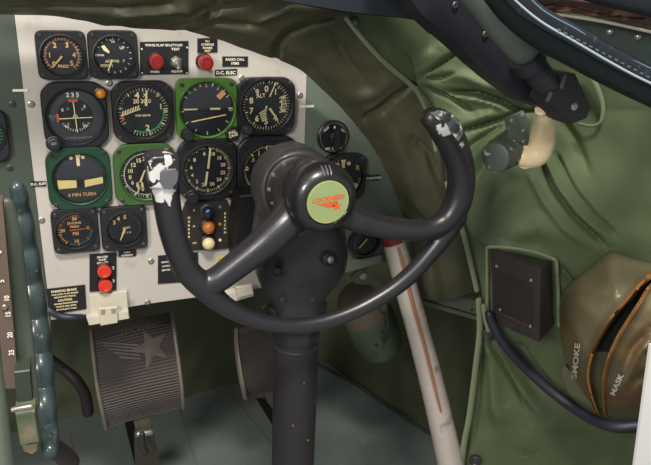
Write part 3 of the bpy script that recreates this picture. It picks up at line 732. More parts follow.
# snaps
for lab, x, y in (('dark snap button on the seam at the very top of the padding', 354, 22), ('dark snap button below the left corner of the speaker box', 487, 334), ('dark snap button on the seam at the bottom edge', 475, 461)):
    b = bmesh.new(); c = P(x, y, YA(x, y) - .012); R = 4.4 * pxm(x, y, -.05); lathe(b, c, [(R, -.004), (R, .001), (R * .85, .003), (R * .6, .0035), (R * .45, .002), (R * .1, .002)], (-.6, -.75, .0), 24)
    top('snap_button', b, DSTEEL, lab, 'snap', 'snap buttons of the padding')

# ------------------------------------------------------------ control column
YC = -.15
cc = P(297, 188, -.17)
root = thing('control_column', 'thick black control column standing in front of the panel', 'control column', (P(297, 465, YC).x, YC, 0))
CASE = mat('column_charcoal', (46, 43, 45), .48, 0, .1, 30, .18, 600, coat=.1)
bm = bmesh.new()
k = pxm(297, 188, -.18)
lathe(bm, Vector((cc.x, -.175, cc.z)), [(39 * k, -.040), (39.8 * k, -.032), (40 * k, -.005), (38.5 * k, .004), (34 * k, .007), (31 * k, .006)], seg=48)
secs = [(190, 296, 38, .040), (210, 297, 40, .042), (232, 299, 45, .044), (255, 301, 45.5, .044), (270, 301, 43, .042), (284, 299, 36, .036), (294, 297, 28, .032), (304, 296, 25.5, .030), (318, 296.5, 25, .030)]
rings = []
for y, x, hw, dep in secs:
    p = P(x, y, YC); w = hw * pxm(x, y, YC); rings.append([p + Vector((w * (abs(math.cos(a)) ** .75) * (1 if math.cos(a) > 0 else -1), dep * math.sin(a), 0)) for a in [2 * PI * q / 40 for q in range(40)]])
loft(bm, rings, True, True, True)
o = part('casting', bm, CASE, root)
md = o.modifiers.new('r', 'REMESH'); md.mode = 'VOXEL'; md.voxel_size = .002; md.use_smooth_shade = True
md = o.modifiers.new('s', 'SMOOTH'); md.iterations = 8; md.factor = .6
# collar and tube
p0 = P(297, 316, YC); p1 = P(297, 343, YC); px_ = pxm(297, 330, YC)
bm = bmesh.new(); lathe(bm, p0, [(25 * px_, -.008), (26 * px_, 0), (25 * px_, .008), (22 * px_, .012), (21.6 * px_, .03)], (0, 0, -1), 40); part('lower_collar', bm, mat('collar_black', (30, 29, 31), .4, 0, .1, 30, .15, 400, coat=.2), root)
bm = bmesh.new(); lathe(bm, Vector((p0.x, YC, 0)), [(21.3 * px_, .0), (21.3 * px_, p1.z), (20.3 * px_, p1.z + .001), (20.3 * px_, p0.z)], (0, 0, 1), 40)
part('column_tube', bm, mat('column_black', (40, 36, 38), .5, 0, .15, 30, .25, 500, (150, 140, 70), (.71, .73), 120), root)
for x, y, r in ((329, 259, 7.2), (277, 271, 5)):
    b = bmesh.new(); c = P(x, y, -.197); R = r * pxm(x, y, -.197); ax = (.3, -.95, .05) if x > 300 else (-.35, -.93, 0); lathe(b, c, [(R, -.003), (R, .001), (R * .8, .0025), (R * .7, .001), (R * .1, .001)], ax, 24); lk = part('lock' if x > 300 else 'plug', b, BLACK, root)
    if x > 300:
        b = bmesh.new(); lathe(b, c, [(R * .5, 0), (R * .48, .004), (R * .3, .0055)], (.3, -.95, .05), 20); part('key_barrel', b, STEEL, lk)
for x, y, sx in ((271, 312, -1), (320, 308, 1)):
    b = bmesh.new(); lathe(b, P(x, y, YC - .005), [(.011, -.012), (.0115, .004), (.0095, .007), (.004, .007), (.003, .005)], (sx * .8, -.6, 0), 28); part('pivot_boss', b, CASE, root)
for x, y in ((283, 300), (313, 300)):
    b = bmesh.new(); screw(b, P(x, y, YC - .034), .0035); part('screw', b, DSTEEL, root)

# ------------------------------------------------------------ control wheel
YW = -.225
tipL = P(164, 166, YW - .02); tipR = P(441, 121, YW - .02)
WM = worn('yoke_black_worn', (36, 34, 37), (200, 198, 195), [P(156, 170, YW - .018), P(164, 192, YW - .014), P(158, 157, YW - .016), tipR + Vector((.002, -.01, 0))], .026, .36, 0, .3, .43, .45, 62)
hubc = P(323, 198, -.245)
root = thing('control_wheel', 'black ram-horn control wheel with worn grip tips and a round green badge', 'control wheel', (hubc.x, -.2, P(300, 335, YW).z))
bm = bmesh.new()
ptube(bm, [(296, 208, YW + .02, 19), (286, 223, YW + .005, 18), (270, 238, YW, 16.5), (252, 253, YW, 15), (234, 267, YW, 14), (218, 279, YW, 13.5), (204, 286, YW, 13.5)], seg=20)
ptube(bm, [(163.5, 167, YW, 14.5), (164.5, 182, YW, 15), (167, 203, YW, 14), (171, 226, YW, 13.6), (178, 249, YW, 13.4), (188, 271, YW, 13), (204, 287, YW, 13), (224, 305, YW, 10), (250, 318, YW, 8.2), (285, 325.5, YW, 7.6), (318, 323, YW, 7.4), (352, 312, YW, 7.4), (384, 295, YW, 7.6), (408, 277, YW, 7.8), (427, 257, YW, 7.8), (445, 234, YW, 8.8), (455, 216, YW, 11)], seg=20)
ptube(bm, [(335, 208, YW + .01, 14), (352, 217, YW, 12.5), (372, 224, YW, 11), (398, 229, YW, 10.3), (424, 230, YW, 9.5), (444, 222, YW, 10.5), (456, 206, YW, 11.8), (461, 186, YW, 12), (460, 166, YW - .003, 12.2), (454, 147, YW - .008, 13), (446, 132, YW - .014, 13.5), (438, 122, YW - .02, 12.5), (431, 118, YW - .022, 10)], seg=20)
# squared left tip
b4 = [(147, 160), (152, 156), (170, 155), (181, 159), (182, 175), (179, 192), (150, 190)]
pprism(bm, b4, YW - .016, .03, .003)
o = part('wheel', bm, WM, root)
md = o.modifiers.new('r', 'REMESH'); md.mode = 'VOXEL'; md.voxel_size = .0012; md.use_smooth_shade = True
md = o.modifiers.new('s', 'SMOOTH'); md.iterations = 10; md.factor = .6
# switch recess plates on the tips
bm = bmesh.new(); pprism(bm, [(160, 173), (163, 170), (176, 169), (179, 173), (178, 182), (173, 189), (164, 189), (160, 182)], YW - .0185, .006, .001)
part('thumb_switch_cover', bm, mat('switch_grey', (92, 90, 94), .35, 0, .1, 60, coat=.3), root)
bm = bmesh.new(); pprism(bm, [(432, 114), (442, 111), (452, 113), (461, 122), (464, 133), (459, 142), (450, 132), (440, 122)], YW - .0345, .012, .0012)
tc_ = part('tip_plate', bm, mat('tip_plate_grey', (112, 114, 112), .4, .2, .3, 120, rgb2=(225, 222, 215), thr=(.55, .6), wscale=140), root)
bm = bmesh.new(); pprism(bm, [(440, 117), (450, 117), (460, 126), (461, 135), (455, 134), (446, 124)], YW - .0358, .003, .0008)
part('recess', bm, mat('tip_recess', (76, 84, 80), .45), tc_)
for x, y, r in ((447, 117.5, 3.3), (455, 128, 3.4)):
    b = bmesh.new(); c = P(x, y, YW - .0358); R = r * pxm(x, y, YW); lathe(b, c, [(R, -.002), (R, .001), (R * .6, .002), (R * .1, .002)]); part('button', b, DSTEEL, tc_)
# hub
k = pxm(323, 198, -.245)
bm = bmesh.new(); g0 = P(300, 190, -.20)
lathe(bm, Vector((g0.x, -.176, g0.z)), [(31 * k, -.004), (31 * k, .012), (29 * k, .014), (27 * k, .02), (27 * k, .03)], seg=40); part('bearing_ring', bm, mat('bearing_dark', (42, 40, 40), .45, .2, .4, 120, .4, 500), root)
for a in range(0, 360, 30):
    b = bmesh.new(); c = Vector((g0.x, -.188, g0.z)) + Vector((math.cos(math.radians(a)) * 28.3 * k, 0, math.sin(math.radians(a)) * 28.3 * k)); lathe(b, c, [(2.6 * k, -.002), (2.6 * k, .003), (1.6 * k, .0045), (.5 * k, .0045)], seg=6); part('bolt', b, STEEL if a in (150, 180, 210, 120) else DSTEEL, root)
bm = bmesh.new(); hb = Vector((hubc.x, -.245, hubc.z))
lathe(bm, hb, [(27 * k, -.05), (30 * k, -.03), (32.6 * k, -.018), (33.4 * k, -.006), (33 * k, 0), (31.5 * k, .0055), (28.5 * k, .0105), (24.5 * k, .0138), (22 * k, .0145), (21.3 * k, .0138), (20 * k, .0138)], seg=64)
# three raised grooves on top of hub
part('hub', bm, mat('hub_black', (28, 26, 28), .33, 0, .1, 40, .12, 500, coat=.45), root)
for a in (84, 91, 98):
    b = bmesh.new(); r_ = math.radians(a); d = Vector((math.cos(r_), 0, math.sin(r_)))
    tube(b, [hb + d * 31.9 * k + Vector((0, -.0045, 0)), hb + d * 29 * k + Vector((0, -.0102, 0)), hb + d * 25.5 * k + Vector((0, -.0135, 0))], .0009, 8); part('hub_ridge', b, mat('hub_ridge_grey', (92, 88, 92), .35), root)
bc = hb + Vector((0, -.0150, 0))
b = bmesh.new(); lathe(b, bc, [(20.4 * k, -.002), (20.4 * k, .0004), (19.8 * k, .0008), (18.8 * k, .0008)], seg=48); bg = part('badge', b, BADGE, root, label='round pale green badge with an orange emblem')
b = bmesh.new(); pr = None
for i in range(49):
    a = 2 * PI * i / 48; q = [b.verts.new(bc + Vector((math.cos(a) * r * k, -.0009, math.sin(a) * r * k))) for r in (19.0, 20.0)]
    if pr: b.faces.new((pr[0], pr[1], q[1], q[0]))
    pr = q
part('badge_rim', b, BADGEE, bg, smooth=False)
b = bmesh.new(); rot = math.radians(4)
fn0 = flatfn(bc + Vector((0, 0, 3.6 * k)), bc.y - .0011, rot)
text(b, 'LOCKHEED', lambda u, v: fn0(u * 1.06 + v * .2, v), 4.0 * k)
def shp(pts):
    b.faces.new([b.verts.new(flatfn(bc, bc.y - .0011, rot)(u * k, v * k)) for u, v in pts])
shp([(-12, .2), (9, .8), (9, -.5), (-9.5, -1)]); shp([(-8.2, -1.6), (9, -1), (7, -2.6), (-5.5, -2.6)]); shp([(-4.5, -3.3), (6.5, -3.2), (5, -5), (-2.0, -4.6)])
st = []
for i in range(10):
    a = PI / 2 + i * PI / 5; r = 4.8 if i % 2 == 0 else 2.0; st.append((8.2 + r * math.cos(a) * 1.1, -4.8 + r * math.sin(a)))
cst = (8.2, -4.8)
for i in range(10): shp([cst, st[i], st[(i + 1) % 10]])
part('emblem', b, LOGO, bg, smooth=False)

# dark box behind the column left side
bm = bmesh.new(); pprism(bm, [(240, 196), (262, 194), (262, 262), (236, 262), (236, 240)], -.05, .045, .002)
top('black_box', bm, BLACK2, 'black box on the panel half hidden between marker lamps and column', 'box', smooth=False)
bm = bmesh.new(); ptube(bm, [(262, 205, -.1, 10), (262, 240, -.1, 11), (258, 262, -.09, 10)], seg=12); bm.free()

# pale hinge under the left placards
root = thing('hinge_bracket', 'cream metal hinged bracket at the bottom edge of the white panel', 'bracket', P(110, 326, -.01))
bm = bmesh.new(); pprism(bm, [(89, 295.5), (127, 291.5), (128.5, 311), (90, 315)], -.006, .0055, .001); part('plate', bm, PLIGHT, root, smooth=False)
bm = bmesh.new(); pprism(bm, [(86.5, 318), (128.5, 311.5), (129.5, 318.5), (89, 325.5)], -.014, .012, .001); part('hinge_leaf', bm, PLIGHT, root, smooth=False)
bm = bmesh.new(); pprism(bm, [(99, 309), (117, 307.5), (118, 323), (100.5, 326)], -.018, .006, .001); part('latch', bm, PLIGHT, root, smooth=False)
for x, y in ((103, 312), (113.5, 311)):
    b = bmesh.new(); pprism(b, [(x - 2, y - 2), (x + 2, y - 2.3), (x + 2, y + 2), (x - 2, y + 2.4)], -.0192, .0015); part('pad', b, mat('latch_pad', (140, 132, 112), .6), root, smooth=False)
root = thing('clamp_fitting', 'cream metal fitting hanging below the panel left of the column', 'fitting', P(240, 304, -.01))
bm = bmesh.new(); pprism(bm, [(224, 295), (252, 288), (254, 296), (226, 304)], -.016, .014, .001); part('base', bm, PLIGHT, root, smooth=False)
bm = bmesh.new(); pprism(bm, [(236, 288), (252, 285), (254, 294), (238, 298)], -.022, .006, .001); part('block', bm, PLIGHT, root, smooth=False)

# hoses
bm = bmesh.new(); ptube(bm, [(40, 296, .02, 4), (48, 309, .0, 4), (60, 316, -.004, 4), (75, 317.5, -.006, 3.8), (92, 316, .01, 3.5), (110, 312, .02, 3.5)], seg=12); top('blue_grey_hose', bm, CORD, 'blue-grey hose curving under the parking brake placard', 'hose')
bm = bmesh.new(); ptube(bm, [(45, 355, .25, 5), (62, 368, .25, 5.5), (76, 380, .24, 6), (85, 395, .24, 6), (88, 412, .25, 6)], seg=12); top('dark_hose', bm, HOSE, 'dark hose curving behind the left pedal', 'hose')

# ------------------------------------------------------------ pedals
def pedal(label, grid, rail, emblem=True, arm=None, group='rudder pedals'):
    c = P(*grid[-1][1]); root = thing('rudder_pedal', label, 'pedal', c, group)
    def ev(u, v, h=0):
        x, y, Y = interp(grid, u, v); return P(x, y, Y - h)
    bm = bmesh.new(); nu_, nv_ = 24, 300; rows, back = [], []
    for j in range(nv_ + 1):
        v = j / nv_; h = .0016 * (.5 + .5 * math.cos(2 * PI * v * 34)) if v > .10 else .0016
        rows.append([bm.verts.new(ev(i / nu_, v, h)) for i in range(nu_ + 1)]); back.append([bm.verts.new(ev(i / nu_, v, -.008)) for i in range(nu_ + 1)])
    for j in range(nv_):
        for i in range(nu_):
            bm.faces.new((rows[j][i], rows[j][i + 1], rows[j + 1][i + 1], rows[j + 1][i])); bm.faces.new((back[j][i], back[j + 1][i], back[j + 1][i + 1], back[j][i + 1]))
        bm.faces.new((rows[j][0], rows[j + 1][0], back[j + 1][0], back[j][0])); bm.faces.new((rows[j][nu_], back[j][nu_], back[j + 1][nu_], rows[j + 1][nu_]))
    for i in range(nu_):
        bm.faces.new((rows[0][i], back[0][i], back[0][i + 1], rows[0][i + 1])); bm.faces.new((rows[-1][i], rows[-1][i + 1], back[-1][i + 1], back[-1][i]))
    part('tread', bm, PEDAL, root)
    for u in rail:
        bm = bmesh.new(); pts = [ev(u, k / 14, .001) for k in range(15)]; tube(bm, pts, .0034, 8, flat=1.6); part('side_rail', bm, PRAIL, root)
    if emblem:
        bm = bmesh.new(); L = (ev(1, .3) - ev(0, .3)).length; H = (ev(.5, 1) - ev(.5, 0)).length
        def uv(u, v): return ev(u, v, .0034)
        text(bm, 'LOCKHEED', lambda u, v: uv(.62 + u / L, .11 - v / H), .009)
        part('lettering', bm, mat('pedal_relief', (100, 90, 84), .6), root, smooth=False)
        bm = bmesh.new()
        cs = (.70, .30); st = []
        for i in range(10):
            a = PI / 2 + i * PI / 5 + .25; r = .032 if i % 2 == 0 else .013; st.append((cs[0] + r * math.cos(a) / L, cs[1] - r * math.sin(a) / H))
        ct = [ev(cs[0], cs[1], .0058)]
        for i in range(10):
            a, b_ = st[i], st[(i + 1) % 10]; bm.faces.new([bm.verts.new(ct[0]), bm.verts.new(ev(a[0], a[1], .0026)), bm.verts.new(ev(b_[0], b_[1], .0026))])
        part('star', bm, mat('pedal_relief', (100, 90, 84), .6), root, smooth=False)
        bm = bmesh.new()
        for i in range(5):
            y0 = .13 + .045 * i; a = [uv(.06 + .06 * i, y0 + .0), uv(.56, y0 * .62 + .175), uv(.56, y0 * .62 + .19), uv(.08 + .06 * i, y0 + .022)]
            bm.faces.new([bm.verts.new(q) for q in a])
        part('wing_lines', bm, mat('pedal_relief', (100, 90, 84), .6), root, smooth=False)
    return root
g = [[(91, 331, .17), (130, 320, .17), (171, 311, .17)], [(93.5, 355, .13), (134, 345, .13), (175, 336, .13)], [(97, 385, .11), (138, 375, .11), (179, 366, .11)], [(102, 410, .11), (141, 400, .11), (182, 391, .11)], [(106, 428, .13), (143, 417, .13), (183, 407, .13)]]
r = pedal('ribbed left rudder pedal with raised star emblem, below the white panel', g, (0, 1))
bm = bmesh.new(); pprism(bm, [(131, 412), (150, 408), (152, 436), (138, 440)], .135, .03, .002); part('arm', bm, PEDB, r, smooth=False)
bm = bmesh.new(); tube(bm, [P(138, 434, .125), P(151, 432, .125)], .006, 10); part('pivot_pin', bm, STEEL, r)
bm = bmesh.new(); ptube(bm, [(142, 434, .12, 3.2), (142, 444, .12, 3.2), (145, 452, .12, 4)], seg=10); part('clevis', bm, DSTEEL, r)
bm = bmesh.new(); a = [P(135, 436, .13), P(154, 434, .13), PZ(163, 476, .004), PZ(136, 478, .004)]; prism(bm, a, (0, .02, -.003)); part('lever', bm, PEDB, r, smooth=False)
g = [[(236, 330, .17), (262, 322, .17), (300, 314, .17)], [(237, 350, .13), (264, 342, .13), (302, 334, .13)], [(240, 372, .11), (266, 364, .11), (304, 356, .11)], [(243, 388, .11), (268, 380, .11), (306, 372, .11)], [(245, 398, .13), (270, 390, .13), (308, 382, .13)]]
r = pedal('ribbed right rudder pedal half hidden behind the column', g, (0, 1), False)
bm = bmesh.new(); pprism(bm, [(262, 385), (276, 382), (284, 412), (268, 404)], .15, .03, .002); part('arm', bm, PEDB, r, smooth=False)

# ------------------------------------------------------------ floor and footwell
bm = bmesh.new(); prism(bm, [Vector((-.7, -.5, 0)), Vector((1.3, -.5, 0)), Vector((1.3, 1.2, 0)), Vector((-.7, 1.2, 0))], (0, 0, -.02))
setp(part('floor', bm, FLOOR, None, smooth=False), None, None, None, 'structure')
bm = bmesh.new()
for pl in ([(178, 405), (198, 470)], [(232, 395), (292, 470)], [(70, 432), (76, 470)]):
    a, b_ = PZ(*pl[0], .0), PZ(*pl[1], .0); d = (b_ - a).normalized(); n_ = Vector((-d.y, d.x, 0)) * .0012
    prism(bm, [a + n_, a - n_, b_ - n_, b_ + n_], (0, 0, .0012))
setp(part('trim_1', bm, FLINE, None, smooth=False), None, None, None, 'structure')
# slots the pedal levers run in
for pl in ([(124, 420), (138, 478), (146, 478), (133, 420)], [(256, 398), (300, 470), (306, 470), (266, 398)]):
    bm = bmesh.new(); prism(bm, [PZ(a, b_, .0012) for a, b_ in pl], (0, 0, -.0010)); setp(part('trim_2', bm, DARK, None, smooth=False), None, None, None, 'structure')
# liner behind pedals: top edge, bottom edge on floor
def PF(px, py, Y):  return P(px, py, Y)
bot = [(-60, 455), (0, 435), (60, 420), (118, 411), (172, 404), (210, 392), (255, 377), (300, 363), (322, 362), (350, 378), (380, 398), (410, 418), (440, 438), (462, 456), (490, 480)]
bm = bmesh.new(); nb = 200; nvv = 60; rows = []
bs = catmull([PZ(a, b_, .0).to_tuple() for a, b_ in bot], 14)
n = len(bs)
ftF = None
for j in range(nvv + 1):
    v = j / nvv; z = .0 + .75 * v; r = []
    for i, q in enumerate(bs):
        d = Vector((q[0], q[1], 0)) - Vector((.45, -.4, 0)); d.normalize()
        p = Vector((q[0], q[1], z)) + d * (.06 * math.sin(v * 2.6))
        h = .02 * noise.noise(Vector((p.x * 7, p.y * 7, p.z * 4))) + .008 * noise.noise(p * 22)
        r.append(bm.verts.new(p - d * h))
    rows.append(r)
for j in range(nvv):
    for i in range(n - 1): bm.faces.new((rows[j][i], rows[j][i + 1], rows[j + 1][i + 1], rows[j + 1][i]))
top('footwell_padding', bm, FOOT, 'dark green padded liner around the pedals below the panel', 'padding')
bm = bmesh.new(); s = catmull([PZ(a, b_, .0).to_tuple() for a, b_ in [(318, 364), (350, 380), (380, 400), (410, 420), (440, 440), (462, 458)]], 4)
tube(bm, [Vector(q) + Vector((-.004, -.006, .004)) for q in s], .004, 8); setp(part('baseboard_right', bm, mat('base_strip', (60, 78, 74), .5), None), None, None, None, 'structure')

# ------------------------------------------------------------ pole, canister, ledge
root = thing('silver_pole', 'slanting silver pole with a rust streak and a red top band, right of the column', 'pole', P(452, 475, -.12))
bm = bmesh.new(); ptube(bm, [(391, 236, -.03, 9), (396, 250, -.035, 10), (408, 295, -.05, 10), (422, 345, -.07, 10), (436, 400, -.09, 10.3), (453, 475, -.12, 10.5)], seg=20); part('tube', bm, POLE, root)
bm = bmesh.new(); ptube(bm, [(391, 234, -.03, 9.6), (393.5, 242, -.032, 10.2)], seg=20, round_end=False); part('red_band', bm, mat('band_dark_red', (120, 24, 34), .45), root)
bm = bmesh.new(); ptube(bm, [(398.5, 248, -.0525, 1.0), (403, 264, -.0560, 2.0), (410, 293, -.0670, 1.9), (424, 344, -.0875, 1.6), (435, 388, -.1045, 1.4), (441, 412, -.113, .8)], seg=10, flat=.4); part('rust_streak', bm, RUST, root)

root = thing('canister_lamp', 'brown-domed green canister hanging below the panel behind the wheel rim', 'canister', P(378, 365, .10))
c = P(363, 306, .10); ax = (P(385, 356, .085) - P(363, 306, .10)).normalized(); kk = pxm(370, 305, .1) * .88
bm = bmesh.new(); lathe(bm, c, [(2 * kk, -27 * kk), (12 * kk, -24 * kk), (20 * kk, -18 * kk), (25 * kk, -8 * kk), (26.5 * kk, 4 * kk), (26 * kk, 14 * kk)], ax, 36); part('dome', bm, BROWND, root)
bm = bmesh.new(); lathe(bm, c, [(26.5 * kk, 12 * kk), (27 * kk, 20 * kk), (25 * kk, 40 * kk), (21 * kk, 56 * kk), (14 * kk, 61 * kk), (3 * kk, 62 * kk)], ax, 36); part('body', bm, GREENB, root)
bm = bmesh.new(); ptube(bm, [(386, 310, .03, 1.0), (388, 325, .03, 1.0), (383, 342, .035, 1.0)], seg=8); part('clip', bm, DSTEEL, root)
for x, y in ((391, 327), (383, 332), (376, 345)):
    b = bmesh.new(); screw(b, P(x, y, .035), .0035, h=.004); part('screw', b, DSTEEL, root)
root = thing('canister_bracket', 'grey metal hanger plate above the brown-domed canister', 'bracket', P(368, 300, .06))
bm = bmesh.new(); pprism(bm, [(351, 277), (356, 272), (368, 269), (378, 276), (385, 290), (388, 312), (382, 312), (377, 292), (370, 284), (356, 284)], .05, .005, .001); part('plate', bm, mat('hanger_grey', (108, 110, 96), .5, 0, .2, 60), root, smooth=False)
b = bmesh.new(); screw(b, P(363, 276, .05), .006, h=.003); part('bolt', b, PLIGHT, root)

root = thing('side_ledge', 'low green metal ledge between the silver pole and the padding', 'ledge', P(450, 320, .0))
bm = bmesh.new(); prism(bm, [P(408, 262, .12), P(480, 291, .02), P(482, 303, -.035), P(398, 278, .04)], (0, 0, -.004)); part('shelf_top', bm, mat('ledge_brown_grey', (106, 102, 80), .5, 0, .15, 30), root, smooth=False)
bm = bmesh.new(); prism(bm, [P(398, 279, .038), P(482, 304, -.036), P(482, 316, -.036), P(398, 292, .038)], (0, .01, 0)); part('front_lip', bm, PGREEN, root, smooth=False)
bm = bmesh.new(); prism(bm, [P(396, 293, .034), P(482, 318, -.040), P(482, 322, -.040), P(396, 297, .034)], (0, .02, 0)); part('lower_edge', bm, mat('ledge_edge', (96, 100, 76), .5), root, smooth=False)
b = bmesh.new(); screw(b, P(471.5, 309.5, -.03), .002); part('hole', b, DARK, root)
bm = bmesh.new(); ptube(bm, [(418, 268, -.0, 1.6), (440, 270, -.0, 2), (455, 277, -.0, 2.8), (474, 278, -.01, 3)], seg=8); top('wire_bundle', bm, CORD, 'dark blue wire lying along the ledge', 'wire')

# ------------------------------------------------------------ speaker box
A = [P(490, 248, YA(490, 248) - .008), P(540.5, 269.5, YA(540, 270) - .075), P(552, 260, YA(552, 260) - .004)]
B = [P(493, 321.5, YA(493, 322) - .008), P(539, 343, YA(539, 343) - .075), P(554, 325, YA(554, 325) - .004)]
root = thing('speaker_box', 'black wedge-shaped loudspeaker box with a punched grille on the green padding', 'speaker', B[1])
bm = bmesh.new(); loft(bm, [A, B], True, True, True); o = part('case', bm, SPK, root, smooth=False)
md = o.modifiers.new('b', 'BEVEL'); md.width = .0012; md.segments = 2
def face_uv(a, b_, c, d, u, v, off):
    """a top-left b top-right c bottom-right d bottom-left"""
    n_ = (b_ - a).cross(d - a).normalized()
    if n_.y > 0: n_ = -n_
    return (a * (1 - u) + b_ * u) * (1 - v) + (d * (1 - u) + c * u) * v + n_ * off
def grille(a, b_, c, d, u0, u1, v0, v1, nx, ny):
    bm = bmesh.new()
    for j in range(ny):
        for i in range(nx):
            u = u0 + (u1 - u0) * (i + (.5 if j % 2 else .0) + .25) / nx; v = v0 + (v1 - v0) * (j + .5) / ny
            du, dv = (u1 - u0) / nx * .30, (v1 - v0) / ny * .36
            q = [face_uv(a, b_, c, d, u + x * du, v + y * dv, .0004) for x, y in ((-1, 0), (0, -1), (1, 0), (0, 1))]
            bm.faces.new([bm.verts.new(t) for t in q])
    return bm
part('grille', grille(A[0], A[1], B[1], B[0], .08, .88, .24, .84, 17, 22), mat('grille_hole_dark', (12, 11, 11), .6), root, smooth=False)
part('side_grille', grille(A[1], A[2], B[2], B[1], .15, .9, .24, .84, 6, 22), mat('grille_hole_dark', (12, 11, 11), .6), root, smooth=False)
bm = bmesh.new()
for j in range(18):
    t = j / 17; q = face_uv(A[0], A[1], B[1], B[0], .1 + .8 * t, .83, .0008); screw(bm, q, .0006, h=.0004)
part('wire_stitching', bm, RUST, root)
for x, y in ((498, 266.5), (531.5, 280.5), (500, 310), (531, 326.5)):
    u = (x - 491.5) / 48; v = (y - 249 - u * 21) / 73.5; b = bmesh.new(); screw(b, face_uv(A[0], A[1], B[1], B[0], u, v, 0), .0022, (-.6, -.8, 0)); part('screw', b, STEEL, root)
q = face_uv(A[0], A[1], B[1], B[0], .58, .86, .0015); bm = bmesh.new(); tube(bm, [q, face_uv(A[0], A[1], B[1], B[0], .58, .96, .0015)], .0016, 8); part('label_strip', bm, HOSE, root)

# ------------------------------------------------------------ bag
BC = (622, 335)
out = [(609, 249), (628, 256), (651, 262), (690, 272), (716, 300), (716, 380), (690, 412), (650, 421), (622, 420), (604, 415), (588, 400), (574, 379), (564, 356), (560, 332), (559, 308), (562, 291), (576, 277), (594, 264)]
def ray_poly(a):
    dx, dy = math.cos(a), math.sin(a); best = 1e9
    for i in range(len(out)):
        x1, y1 = out[i][0] - BC[0], out[i][1] - BC[1]; x2, y2 = out[(i + 1) % len(out)][0] - BC[0], out[(i + 1) % len(out)][1] - BC[1]
        ex, ey = x2 - x1, y2 - y1; den = dx * ey - dy * ex
        if abs(den) < 1e-9: continue
        t = (x1 * ey - y1 * ex) / den; s = (x1 * dy - y1 * dx) / den
        if t > 0 and -1e-6 <= s <= 1 + 1e-6: best = min(best, t)
    return best
NB = 240
RT = [ray_poly(2 * PI * i / NB) for i in range(NB)]
for _ in range(10): RT = [(RT[i - 1] + RT[i] * 2 + RT[(i + 1) % NB]) / 4 for i in range(NB)]
def rad_at(a):
    x = (a / (2 * PI)) % 1 * NB; i = int(x) % NB; f = x - int(x); return RT[i] * (1 - f) + RT[(i + 1) % NB] * f
slitL = [(656, 272), (641, 284), (629, 300), (613, 318), (601, 337), (592, 355), (588, 375), (591, 393), (599, 415)]
slitR = [(659, 277), (648, 288), (640, 301), (629, 318), (618, 336), (609, 356), (604, 375), (603, 393), (605, 415)]
slitM = [((a[0] + b_[0]) / 2, (a[1] + b_[1]) / 2) for a, b_ in zip(slitL, slitR)]
slitW = [math.hypot(a[0] - b_[0], a[1] - b_[1]) / 2 for a, b_ in zip(slitL, slitR)]
featsG = [([(563, 292), (585, 290), (612, 292)], .008, 7), ([(565, 300), (572, 330), (592, 370)], .004, 7), ([(600, 262), (590, 280), (575, 290)], -.003, 5), ([(620, 262), (612, 285), (600, 305)], -.003, 7), ([(650, 330), (632, 350), (620, 380)], -.006, 5), ([(651, 340), (640, 352), (628, 372)], .006, 5), ([(651, 372), (636, 380), (622, 400)], -.005, 5), ([(580, 345), (588, 365), (600, 400)], .003, 6), ([(625, 385), (640, 400), (651, 405)], .004, 6)]
def bag_pt(x, y, off=0, lip=True):
    dx, dy = x - BC[0], y - BC[1]; s = min(1, math.hypot(dx, dy) / rad_at(math.atan2(dy, dx)))
    bul = .105 * (max(0, 1 - s ** 2.6)) ** .55
    h = relief((x, y), featsG) * .6 * (1 - s ** 6) + .004 * noise.noise(Vector((x * .04, y * .04, 3)))
    best = 1e9; inside = 0
    for i in range(len(slitM) - 1):
        d, t = seg_dist((x, y), slitM[i], slitM[i + 1]); w = slitW[i] * (1 - t) + slitW[i + 1] * t
        if d < best: best, ww = d, w
    if best < ww: h -= .035 * (1 - (best / ww) ** 2) ** .5 if ww > 1 else 0
    elif lip: h += .006 * math.exp(-((best - ww) / 5) ** 2)
    return P(x, y, YA(x, y) - .012 - bul - h - off), best < ww - .5
root = thing('smoke_mask_bag', 'worn olive brown zippered bag lettered SMOKE MASK hanging on the padding', 'bag', P(622, 422, -.2))
bm = bmesh.new(); rings = []; ins = []
SS = [0.0005] + [i / 70 for i in range(1, 71)]
for s in SS:
    r, q = [], []
    for i in range(NB):
        a = 2 * PI * i / NB; rr = rad_at(a) * s; p, f = bag_pt(BC[0] + math.cos(a) * rr, BC[1] + math.sin(a) * rr); r.append(p); q.append(f)
    rings.append(r); ins.append(q)
vs = loft(bm, rings, True, False, False)
bm.verts.ensure_lookup_table()
for f in bm.faces:
    c = f.calc_center_median()
idx = 0
fl = list(bm.faces)
for si in range(len(rings) - 1):
    for i in range(NB):
        if ins[si][i] and ins[si + 1][(i + 1) % NB]: fl[idx].material_index = 1 if SS[si] * RT[i] * math.sin(2 * PI * i / NB) + BC[1] < 352 else 2
        idx += 1
back = [[bm.verts.new(P(BC[0] + math.cos(2 * PI * i / NB) * rad_at(2 * PI * i / NB) * s, BC[1] + math.sin(2 * PI * i / NB) * rad_at(2 * PI * i / NB) * s, YA(BC[0] + math.cos(2 * PI * i / NB) * rad_at(2 * PI * i / NB) * s, 300) - .010)) for i in range(NB)] for s in (.95, .5, .01)]
prev = vs[-1]
for b_ in back:
    for i in range(NB): bm.faces.new((prev[i], prev[(i + 1) % NB], b_[(i + 1) % NB], b_[i]))
    prev = b_
bag_o = part('shell', bm, [BAGC, BAGD, POCK], root, angle=80)
